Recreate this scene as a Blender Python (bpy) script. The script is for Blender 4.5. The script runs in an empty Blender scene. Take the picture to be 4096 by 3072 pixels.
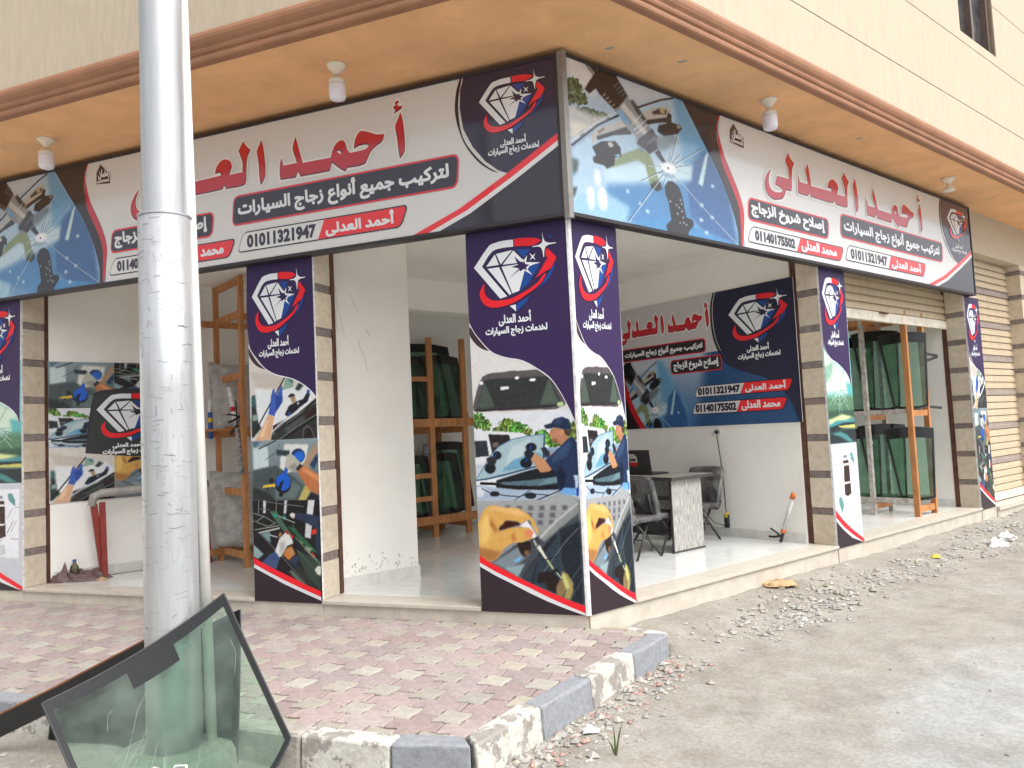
import bpy, bmesh, math, random
import numpy as np
from mathutils import Vector, Matrix
from mathutils.geometry import delaunay_2d_cdt
random.seed(7)
SC = bpy.context.scene
COL = SC.collection
R_ = math.radians
# ------------------------------------------------------------------ camera
cam = bpy.data.cameras.new('camera'); camo = bpy.data.objects.new('camera', cam); COL.objects.link(camo)
YAW, PITCH, ROLL = -0.3624, 0.0621, -0.0473
_f = Vector((math.sin(YAW)*math.cos(PITCH), math.cos(YAW)*math.cos(PITCH), math.sin(PITCH)))
_r = Vector((math.cos(YAW), -math.sin(YAW), 0)); _u = _r.cross(_f)
_rr = _r*math.cos(ROLL)+_u*math.sin(ROLL); _uu = -_r*math.sin(ROLL)+_u*math.cos(ROLL)
CAM = Vector((1.7367, -6.0642, 1.62))
camo.matrix_world = Matrix(((_rr.x, _uu.x, -_f.x, CAM.x), (_rr.y, _uu.y, -_f.y, CAM.y), (_rr.z, _uu.z, -_f.z, CAM.z), (0, 0, 0, 1)))
cam.sensor_width = 36; cam.lens = 3047/4096*36; cam.clip_end = 500; cam.clip_start = .05
SC.camera = camo
# ------------------------------------------------------------------ sky, sun, exposure
SUN_EL, SUN_AZ = 56, 108          # azimuth measured clockwise from +Y
W = bpy.data.worlds.new('World'); SC.world = W; W.use_nodes = True
nt = W.node_tree; bg = nt.nodes['Background']
sky = nt.nodes.new('ShaderNodeTexSky'); sky.sky_type = 'NISHITA'; sky.sun_disc = False
sky.sun_elevation = R_(SUN_EL); sky.sun_rotation = R_(SUN_AZ); sky.dust_density = 6; sky.air_density = 1.0; sky.ozone_density = 1
hs = nt.nodes.new('ShaderNodeHueSaturation'); hs.inputs['Saturation'].default_value = .22
nt.links.new(sky.outputs[0], hs.inputs['Color']); nt.links.new(hs.outputs[0], bg.inputs['Color']); bg.inputs['Strength'].default_value = .15
sl = bpy.data.lights.new('sun', 'SUN'); sl.energy = 1.25; sl.angle = R_(40); sl.color = (1, .995, .985)
slo = bpy.data.objects.new('sun', sl); COL.objects.link(slo)
_d = Vector((math.sin(R_(SUN_AZ))*math.cos(R_(SUN_EL)), math.cos(R_(SUN_AZ))*math.cos(R_(SUN_EL)), math.sin(R_(SUN_EL))))
slo.rotation_euler = (-_d).to_track_quat('-Z', 'Y').to_euler(); slo.location = (6, -8, 12)
SC.view_settings.view_transform = 'Standard'; SC.view_settings.look = 'None'; SC.view_settings.gamma = 1; SC.view_settings.use_curve_mapping = False
SC.view_settings.exposure = 0.72
SC.cycles.max_bounces = 10; SC.cycles.diffuse_bounces = 5; SC.cycles.transparent_max_bounces = 16; SC.cycles.glossy_bounces = 4
SC.cycles.use_denoising = True
# ------------------------------------------------------------------ frames: left shop front = plane y=0, right front turned by TH
TH = R_(60.306); U = Vector((math.cos(TH), math.sin(TH), 0)); N = Vector((U.y, -U.x, 0))
def SN(s, n, z=0.): return Vector((s*U.x+n*N.x, s*U.y+n*N.y, z))
FZ = .14                 # shop floor
FT, FB = 4.752, 3.369    # fascia top, bottom
DD = .1055               # fascia stands proud
def offc(a, b):          # corner of planes y=-a and n=b
    return Vector(((b+N.y*a)/N.x, -a, 0))
# ------------------------------------------------------------------ materials
def lin(c):
    return tuple(((x/255)/12.92 if x/255 <= .04045 else ((x/255+.055)/1.055)**2.4) for x in c)
MATS = {}
def mat(name, col, rough=.6, var=.12, scale=6., bump=0., bscale=60., metal=0., spec=.5, col2=None, stretch=(1, 1, 1), dirt=0., dirtcol=(.12, .1, .08), rnd=0.):
    if name in MATS: return MATS[name]
    m = bpy.data.materials.new(name); m.use_nodes = True; n = m.node_tree.nodes; l = m.node_tree.links
    b = n['Principled BSDF']; b.inputs['Roughness'].default_value = rough; b.inputs['Metallic'].default_value = metal
    b.inputs['Specular IOR Level'].default_value = spec
    tc = n.new('ShaderNodeTexCoord'); mp = n.new('ShaderNodeMapping'); mp.inputs['Scale'].default_value = stretch
    l.new(tc.outputs['Object'], mp.inputs['Vector'])
    ns = n.new('ShaderNodeTexNoise'); ns.inputs['Scale'].default_value = scale; ns.inputs['Detail'].default_value = 6; ns.inputs['Roughness'].default_value = .62
    l.new(mp.outputs[0], ns.inputs['Vector'])
    if col2 is None: col2 = tuple(max(0, c*(1-2.2*var)) for c in col); c1 = tuple(min(1, c*(1+1.4*var)) for c in col)
    else: c1 = col
    rp = n.new('ShaderNodeValToRGB'); rp.color_ramp.elements[0].position = .3; rp.color_ramp.elements[1].position = .7
    rp.color_ramp.elements[0].color = (*col2, 1); rp.color_ramp.elements[1].color = (*c1, 1)
    l.new(ns.outputs['Fac'], rp.inputs['Fac']); out = rp.outputs['Color']
    if rnd:
        oi = n.new('ShaderNodeObjectInfo'); mr = n.new('ShaderNodeMapRange'); mr.inputs['To Min'].default_value = 1-rnd; mr.inputs['To Max'].default_value = 1+rnd
        l.new(oi.outputs['Random'], mr.inputs['Value']); hv = n.new('ShaderNodeHueSaturation'); l.new(mr.outputs[0], hv.inputs['Value'])
        m2 = n.new('ShaderNodeMath'); m2.operation = 'MULTIPLY'; m2.inputs[1].default_value = 7.3; fr = n.new('ShaderNodeMath'); fr.operation = 'FRACT'
        l.new(oi.outputs['Random'], m2.inputs[0]); l.new(m2.outputs[0], fr.inputs[0]); mr2 = n.new('ShaderNodeMapRange'); mr2.inputs['To Min'].default_value = 1-rnd*1.6; mr2.inputs['To Max'].default_value = 1+rnd*1.6
        l.new(fr.outputs[0], mr2.inputs['Value']); l.new(mr2.outputs[0], hv.inputs['Saturation']); l.new(out, hv.inputs['Color']); out = hv.outputs['Color']
    if dirt:
        n2 = n.new('ShaderNodeTexNoise'); n2.inputs['Scale'].default_value = 2.3; n2.inputs['Detail'].default_value = 9; n2.inputs['Roughness'].default_value = .7
        l.new(tc.outputs['Object'], n2.inputs['Vector'])
        r2 = n.new('ShaderNodeValToRGB'); r2.color_ramp.elements[0].position = .52; r2.color_ramp.elements[1].position = .8
        l.new(n2.outputs['Fac'], r2.inputs['Fac']); mu = n.new('ShaderNodeMath'); mu.operation = 'MULTIPLY'; mu.inputs[1].default_value = dirt; l.new(r2.outputs['Color'], mu.inputs[0])
        mx = n.new('ShaderNodeMixRGB'); l.new(mu.outputs[0], mx.inputs['Fac']); l.new(out, mx.inputs['Color1']); mx.inputs['Color2'].default_value = (*dirtcol, 1); out = mx.outputs['Color']
    l.new(out, b.inputs['Base Color'])
    rv = n.new('ShaderNodeMapRange'); rv.inputs['To Min'].default_value = max(.02, rough-.08); rv.inputs['To Max'].default_value = min(1, rough+.1)
    l.new(ns.outputs['Fac'], rv.inputs['Value']); l.new(rv.outputs[0], b.inputs['Roughness'])
    if bump:
        n3 = n.new('ShaderNodeTexNoise'); n3.inputs['Scale'].default_value = bscale; n3.inputs['Detail'].default_value = 5
        l.new(mp.outputs[0], n3.inputs['Vector']); bp = n.new('ShaderNodeBump'); bp.inputs['Strength'].default_value = bump; bp.inputs['Distance'].default_value = .01
        l.new(n3.outputs['Fac'], bp.inputs['Height']); l.new(bp.outputs[0], b.inputs['Normal'])
    MATS[name] = m; return m
def printmat(name, rough, spec=.5, coat=0.):
    m = bpy.data.materials.new(name); m.use_nodes = True; n = m.node_tree.nodes; l = m.node_tree.links; b = n['Principled BSDF']
    a = n.new('ShaderNodeAttribute'); a.attribute_name = 'Col'; l.new(a.outputs['Color'], b.inputs['Base Color'])
    b.inputs['Roughness'].default_value = rough; b.inputs['Specular IOR Level'].default_value = spec; b.inputs['Coat Weight'].default_value = coat; b.inputs['Coat Roughness'].default_value = .10; b.inputs['Coat IOR'].default_value = 1.55
    tc = n.new('ShaderNodeTexCoord'); ns = n.new('ShaderNodeTexNoise'); ns.inputs['Scale'].default_value = 1.4; ns.inputs['Detail'].default_value = 2
    l.new(tc.outputs['Object'], ns.inputs['Vector']); bp = n.new('ShaderNodeBump'); bp.inputs['Strength'].default_value = .12; bp.inputs['Distance'].default_value = .02
    l.new(ns.outputs['Fac'], bp.inputs['Height']); l.new(bp.outputs[0], b.inputs['Normal']); return m
def glassmat(name, tint, gl=.05, dirt=.0, dcol=(.5, .5, .46)):
    m = bpy.data.materials.new(name); m.use_nodes = True; n = m.node_tree.nodes; l = m.node_tree.links
    for x in list(n):
        if x.type != 'OUTPUT_MATERIAL': n.remove(x)
    o = [x for x in n if x.type == 'OUTPUT_MATERIAL'][0]
    t = n.new('ShaderNodeBsdfTransparent'); t.inputs[0].default_value = (*tint, 1); g = n.new('ShaderNodeBsdfGlossy'); g.inputs['Roughness'].default_value = gl
    lw = n.new('ShaderNodeFresnel'); lw.inputs['IOR'].default_value = 1.45; mx = n.new('ShaderNodeMixShader')
    l.new(lw.outputs[0], mx.inputs[0]); l.new(t.outputs[0], mx.inputs[1]); l.new(g.outputs[0], mx.inputs[2]); out = mx.outputs[0]
    if dirt:
        df = n.new('ShaderNodeBsdfDiffuse'); df.inputs[0].default_value = (*dcol, 1)
        tc = n.new('ShaderNodeTexCoord'); ns = n.new('ShaderNodeTexNoise'); ns.inputs['Scale'].default_value = 5; ns.inputs['Detail'].default_value = 8
        l.new(tc.outputs['Object'], ns.inputs['Vector']); mr = n.new('ShaderNodeMapRange'); mr.inputs['From Min'].default_value = .35; mr.inputs['From Max'].default_value = .8; mr.inputs['To Max'].default_value = dirt
        l.new(ns.outputs['Fac'], mr.inputs['Value']); m2 = n.new('ShaderNodeMixShader'); l.new(mr.outputs[0], m2.inputs[0]); l.new(out, m2.inputs[1]); l.new(df.outputs[0], m2.inputs[2]); out = m2.outputs[0]
    l.new(out, o.inputs['Surface']); return m
M_PRINT = printmat('banner_print', .36, .22); M_GLOSS = printmat('sign_print', .16, .5, .6); M_WALLPRINT = printmat('poster_print', .3, .3)
M_WALLUP = mat('cream_plaster', (.56, .47, .355), .85, .045, 3.5, .35, 70, stretch=(6, 6, 1), dirt=.10, dirtcol=(.42, .30, .2))
M_SOFFIT = mat('ochre_soffit', (.83, .475, .235), .9, .06, 2.2, .3, 60, dirt=.30, dirtcol=(.46, .26, .13))
M_CORN = mat('brown_cornice', (.33, .155, .08), .62, .08, 3, .2, 60, dirt=.15, dirtcol=(.42, .24, .14))
M_INT = mat('white_wall', (.885, .87, .825), .8, .02, 2.2, .12, 50, dirt=.07, dirtcol=(.55, .49, .41))
M_CEIL = mat('ceiling_white', (.85, .83, .78), .9, .03, 2)
M_SKIRT = mat('skirting_tile', (.70, .69, .65), .3, .06, 8)
M_FLOOR = mat('polished_floor_tile', (.72, .73, .71), .10, .045, 3.0, 0, spec=.6, stretch=(1, 2.4, 1), rnd=.03)
M_MARBLE = mat('beige_marble', (.56, .515, .44), .38, .07, 7, .08, 40, stretch=(1, 4, 1), dirt=.22, dirtcol=(.4, .33, .25))
M_STONE = mat('beige_stone', (.66, .575, .455), .85, .07, 14, .5, 90, dirt=.2, dirtcol=(.33, .25, .18), rnd=.06)
M_BAND = mat('dark_band_stone', (.26, .215, .20), .85, .15, 22, .6, 90, rnd=.1)
M_RUST = mat('rust_rail', (.115, .045, .028), .75, .25, 12, .3, 60)
M_FRAME = mat('dark_frame', (.035, .03, .034), .45, .1, 8)
M_ALU = mat('aluminium_trim', (.27, .26, .245), .42, .08, 9, metal=.4, dirt=.25, dirtcol=(.3, .26, .2))
M_PANEL = mat('sign_backing', (.55, .55, .54), .5, .04)
M_WOOD = mat('pine_wood', (.50, .215, .075), .6, .16, 5, .15, 40, stretch=(3, 3, .7))
M_WOODW = mat('wrapped_wood', (.5, .46, .42), .35, .25, 16, .3, 30)
M_SLAT = mat('shutter_cream', (.58, .47, .325), .55, .06, 5, .1, 50, dirt=.14, dirtcol=(.38, .28, .18))
M_SLATD = mat('shutter_grey_band', (.33, .27, .235), .6, .1, 6)
M_SLATB = mat('shutter_bottom_bar', (.72, .66, .55), .5, .1, 9, dirt=.3, dirtcol=(.3, .22, .15))
M_STEEL = mat('galvanised_steel', (.53, .545, .56), .38, .06, 4, .05, 24, metal=.55, stretch=(5, 5, .5), dirt=.14, dirtcol=(.26, .26, .26))
M_PVC = mat('white_pvc', (.78, .77, .73), .4, .05, 6, dirt=.2, dirtcol=(.4, .36, .3))
M_CONC = mat('concrete', (.40, .375, .33), .92, .14, 12, .6, 60, dirt=.2)
M_BULB = mat('bulb_diffuser', (.80, .78, .84), .35, .02); M_CERA = mat('lamp_holder', (.80, .74, .62), .45, .04)
M_RED = mat('red_metal', (.26, .035, .026), .5, .15, 8, dirt=.2); M_BLACK = mat('black_plastic', (.02, .02, .022), .45, .15)
M_FRIT = mat('black_frit', (.012, .013, .014), .14, .1, spec=.5); M_SEAL = mat('rubber_seal', (.05, .052, .055), .5, .1)
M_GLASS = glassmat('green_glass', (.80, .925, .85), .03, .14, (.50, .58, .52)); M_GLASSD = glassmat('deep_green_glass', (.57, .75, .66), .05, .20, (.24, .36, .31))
M_CHAIR = mat('chair_fabric', (.11, .105, .105), .6, .3, 14, .3, 40); M_METALB = mat('black_tube', (.03, .03, .032), .4, .1)
M_WRAP = glassmat('plastic_wrap', (.86, .86, .86), .25, .62, (.56, .55, .54)); M_WRAPG = mat('grey_wrapped_glass', (.40, .38, .35), .45, .18, 9, .5, 14)
M_DESK = mat('weathered_oak', (.42, .41, .385), .6, .34, 6, .15, 30, stretch=(16, 16, 1.6)); M_DESKD = mat('dark_edge', (.06, .055, .055), .4, .1)
M_GREYP = mat('grey_plastic', (.34, .34, .34), .5, .08)
for k, c in dict(white=(.8, .8, .8), blue=(.03, .12, .35), orange=(.62, .16, .03), yellow=(.75, .55, .04), redp=(.55, .03, .03), silver=(.55, .55, .54), cloth=(.14, .085, .085), tan=(.45, .3, .17), leaf=(.55, .42, .08), brown=(.25, .09, .04), olive=(.16, .15, .10)).items():
    MATS[k] = mat('m_'+k, c, .5, .15, 18)
# ------------------------------------------------------------------ object helpers
def link(o, parent=None):
    COL.objects.link(o)
    if parent is not None: o.parent = parent
    return o
def mesh_obj(name, verts, faces, m, parent=None, smooth=False, rotz=0., loc=(0, 0, 0)):
    me = bpy.data.meshes.new(name); me.from_pydata([tuple(v) for v in verts], [], faces); me.update()
    if m is not None: me.materials.append(m)
    if smooth: me.polygons.foreach_set('use_smooth', [True]*len(me.polygons))
    o = bpy.data.objects.new(name, me); o.location = loc; o.rotation_euler.z = rotz
    return link(o, parent)
def tag(o, label, cat, group=None):
    o['label'] = label; o['category'] = cat
    if group: o['group'] = group
    return o
def thing(name, label, cat, loc=(0, 0, 0), rotz=0., group=None):
    o = bpy.data.objects.new(name, None); o.empty_display_size = .1; o.location = loc; o.rotation_euler.z = rotz; link(o); return tag(o, label, cat, group)
def struct(o): o['kind'] = 'structure'; return o
def copy_tree(o, parent=None):
    c = o.copy(); COL.objects.link(c); c.parent = parent
    for ch in list(o.children): copy_tree(ch, c)
    return c
class MB:
    def __init__(s): s.v = []; s.f = []
    def add(s, vs, fs):
        k = len(s.v); s.v += [tuple(v) for v in vs]; s.f += [tuple(i+k for i in f) for f in fs]; return s
    def box(s, a, b, bev=0.):
        x0, y0, z0 = a; x1, y1, z1 = b
        if bev <= 0:
            return s.add([(x0, y0, z0), (x1, y0, z0), (x1, y1, z0), (x0, y1, z0), (x0, y0, z1), (x1, y0, z1), (x1, y1, z1), (x0, y1, z1)],
                         [(0, 3, 2, 1), (4, 5, 6, 7), (0, 1, 5, 4), (1, 2, 6, 5), (2, 3, 7, 6), (3, 0, 4, 7)])
        bm = bmesh.new(); bmesh.ops.create_cube(bm, size=1)
        for v in bm.verts: v.co = ((x0+x1)/2+v.co.x*(x1-x0), (y0+y1)/2+v.co.y*(y1-y0), (z0+z1)/2+v.co.z*(z1-z0))
        bmesh.ops.bevel(bm, geom=bm.edges[:], offset=bev, segments=2, affect='EDGES', profile=.6)
        bm.verts.index_update(); s.add([v.co[:] for v in bm.verts], [[v.index for v in f.verts] for f in bm.faces]); bm.free(); return s
    def bar(s, p0, p1, w, h, up=(0, 0, 1)):      # rectangular bar between two points
        p0 = Vector(p0); p1 = Vector(p1); d = (p1-p0).normalized(); up = Vector(up)
        if abs(d.dot(up)) > .95: up = Vector((1, 0, 0)) if abs(d.x) < .9 else Vector((0, 1, 0))
        a = d.cross(up).normalized()*w/2; b = a.cross(d).normalized()*h/2
        return s.add([p0-a-b, p0+a-b, p0+a+b, p0-a+b, p1-a-b, p1+a-b, p1+a+b, p1-a+b], [(0, 1, 2, 3), (7, 6, 5, 4), (0, 4, 5, 1), (1, 5, 6, 2), (2, 6, 7, 3), (3, 7, 4, 0)])
    def tube(s, pts, rad, n=10, caps=True):
        pts = [Vector(p) for p in pts]; rad = rad if isinstance(rad, (list, tuple)) else [rad]*len(pts); k = len(s.v); a = None
        for i, p in enumerate(pts):
            d = (pts[min(i+1, len(pts)-1)]-pts[max(i-1, 0)]).normalized()
            if a is None: a = d.orthogonal().normalized()
            a = (a-d*a.dot(d)).normalized(); b = d.cross(a)
            for j in range(n):
                t = j/n*math.tau; s.v.append(tuple(p+(a*math.cos(t)+b*math.sin(t))*rad[i]))
        for i in range(len(pts)-1):
            for j in range(n): s.f.append((k+i*n+j, k+i*n+(j+1) % n, k+(i+1)*n+(j+1) % n, k+(i+1)*n+j))
        if caps: s.f.append(tuple(k+j for j in range(n))[::-1]); s.f.append(tuple(k+(len(pts)-1)*n+j for j in range(n)))
        return s
    def lathe(s, prof, c=(0, 0, 0), n=20):
        k = len(s.v)
        for r, z in prof:
            for j in range(n): t = j/n*math.tau; s.v.append((c[0]+r*math.cos(t), c[1]+r*math.sin(t), c[2]+z))
        for i in range(len(prof)-1):
            for j in range(n): s.f.append((k+i*n+j, k+i*n+(j+1) % n, k+(i+1)*n+(j+1) % n, k+(i+1)*n+j))
        s.f.append(tuple(k+j for j in range(n))[::-1]); s.f.append(tuple(k+(len(prof)-1)*n+j for j in range(n))); return s
    def prism(s, poly, z0, z1):
        n = len(poly); k = len(s.v); s.v += [(x, y, z0) for x, y in poly]+[(x, y, z1) for x, y in poly]
        s.f.append(tuple(k+i for i in range(n))[::-1]); s.f.append(tuple(k+n+i for i in range(n)))
        for i in range(n): s.f.append((k+i, k+(i+1) % n, k+n+(i+1) % n, k+n+i))
        return s
    def build(s, name, m, parent=None, smooth=False, rotz=0., loc=(0, 0, 0)): return mesh_obj(name, s.v, s.f, m, parent, smooth, rotz, loc)
def clip(poly, px, py, nx, ny):       # keep side where (p-(px,py)).n >= 0
    out = []
    for i in range(len(poly)):
        a, b = poly[i], poly[(i+1) % len(poly)]
        da = (a[0]-px)*nx+(a[1]-py)*ny; db = (b[0]-px)*nx+(b[1]-py)*ny
        if da >= 0: out.append(a)
        if da*db < 0: t = da/(da-db); out.append((a[0]+(b[0]-a[0])*t, a[1]+(b[1]-a[1])*t))
    return out
def area2(p): return sum(p[i][0]*p[(i+1) % len(p)][1]-p[(i+1) % len(p)][0]*p[i][1] for i in range(len(p)))/2
# ------------------------------------------------------------------ traced artwork
EMB=[('W',[(0,641),(198,911),(272,938),(358,952),(495,950),(493,856),(363,858),(233,828),(100,645),(392,214),(306,194)]),('R',[(511,956),(612,953),(722,938),(786,918),(826,889),(779,858),(713,838),(607,849),(507,859)]),('W',[(265,787),(308,641),(153,637)]),('W',[(280,790),(478,812),(332,643)]),('W',[(493,807),(356,636),(598,633),(592,677)]),('W',[(169,607),(310,610),(445,243),(423,225)]),('W',[(340,611),(578,618),(616,521),(540,267),(459,243)]),('B',[(616,526),(651,572),(803,598),(763,516),(669,367),(630,321),(549,262)]),('B',[(517,816),(698,796),(614,684)]),('W',[(585,663),(595,682),(613,659),(655,719),(639,630),(804,603),(678,571),(653,531),(705,453),(616,521),(575,542),(569,624)]),('N',[(501,726),(570,642),(594,646),(599,630),(621,646),(626,608),(677,589),(636,564),(644,520),(608,546),(565,518),(556,540),(431,447),(540,547),(550,561),(456,591),(541,608),(532,632)]),('W',[(844,1000),(854,917),(870,869),(919,842),(1000,836),(999,824),(918,818),(876,798),(860,744),(853,665),(846,666),(837,748),(821,791),(790,811),(724,814),(725,826),(791,831),(828,850),(843,879),(844,949)]),('W',[(681,743),(719,705),(756,728),(731,688),(753,641),(718,674),(680,644),(707,691)]),('B',[(933,950),(940,934),(955,932),(943,915),(949,897),(931,907),(928,881),(922,909),(913,918),(925,928)]),('R',[(894,780),(998,643),(922,509),(857,478),(742,405),(779,463),(894,651),(869,693),(874,742)]),('B',[(984,577),(957,489),(898,386),(831,315),(751,255),(804,313),(873,420),(921,494)]),('R',[(126,413),(117,357),(124,283),(150,228),(192,192),(258,172),(343,169),(447,181),(561,228),(665,281),(769,353),(823,427),(861,457),(866,441),(829,366),(748,285),(644,218),(549,159),(444,110),(339,87),(244,80),(169,97),(108,140),(68,218),(59,291),(78,351),(104,389)]),('W',[(419,83),(492,94),(493,3)]),('B',[(499,96),(661,185),(621,109),(562,51),(500,0)])]
TITLE=[('F',[(1978,831),(1990,743),(1998,547),(2000,368),(1995,267),(1965,184),(1959,268),(1951,494),(1943,654),(1963,749)]),('F',[(1967,1000),(1953,992),(1946,966),(1952,933),(1937,933),(1938,895),(1948,875),(1937,821),(1965,852),(1985,872),(1993,913),(1974,914),(1963,935),(1960,954),(1973,967)]),('F',[(1873,574),(1858,476),(1823,431),(1787,372),(1765,291),(1739,204),(1625,199),(1613,150),(1571,221),(1526,316),(1509,200),(1309,204),(1293,281),(1275,202),(1168,213),(1163,294),(1168,466),(1180,531),(1190,417),(1286,416),(1272,531),(1259,647),(1282,809),(1297,677),(1327,399),(1519,395),(1528,468),(1547,552),(1577,608),(1606,606),(1620,551),(1629,470),(1646,405),(1703,408),(1753,417),(1771,462),(1747,480),(1704,476),(1675,450),(1677,526),(1693,625),(1715,676),(1739,676),(1778,639),(1826,588)]),('H',[(1557,464),(1575,475),(1589,442),(1587,409)]),('F',[(1038,871),(1051,754),(1060,574),(1063,398),(1056,290),(1026,190),(1017,305),(1013,546),(1003,710),(1024,813)]),('F',[(904,911),(927,825),(958,755),(933,649),(924,480),(920,299),(902,239),(768,236),(755,296),(738,241),(478,235),(471,308),(449,237),(344,232),(339,305),(349,461),(363,559),(368,450),(457,448),(450,585),(442,692),(470,827),(482,714),(496,440),(734,457),(723,505),(685,501),(699,602),(731,677),(769,690),(805,643),(816,560),(795,439),(893,443),(895,585),(883,683),(868,779)]),('F',[(267,909),(282,823),(323,743),(299,641),(286,469),(283,331),(269,229),(216,226),(200,140),(176,62),(131,20),(75,0),(30,44),(6,124),(0,212),(8,308),(33,413),(76,516),(57,413),(45,314),(52,213),(81,148),(136,149),(173,181),(178,210),(148,242),(105,267),(121,368),(132,427),(253,438),(253,615),(236,700),(230,758)])]
CB_navy=[(0,1000),(1000,1000),(986,483),(935,518),(868,557),(781,595),(676,620),(512,648),(357,659),(215,677),(85,718),(28,743),(-10,765)]
CB_sliver=[(-6,749),(-8,725),(62,699),(130,685),(212,677),(134,703),(67,729)]
CB_red=[(-20,144),(117,125),(253,107),(403,87),(567,67),(729,49),(872,34),(990,24),(989,6),(806,25),(646,43),(483,64),(317,83),(149,104),(-19,126)]
CB_wht=[(-19,126),(149,104),(317,83),(483,64),(646,43),(806,25),(989,6),(989,-3),(804,16),(644,32),(481,51),(315,73),(147,94),(-16,116)]
CB_blk=[(-16,116),(147,94),(315,73),(481,51),(644,32),(804,16),(989,-3),(1000,0),(0,0)]
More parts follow.
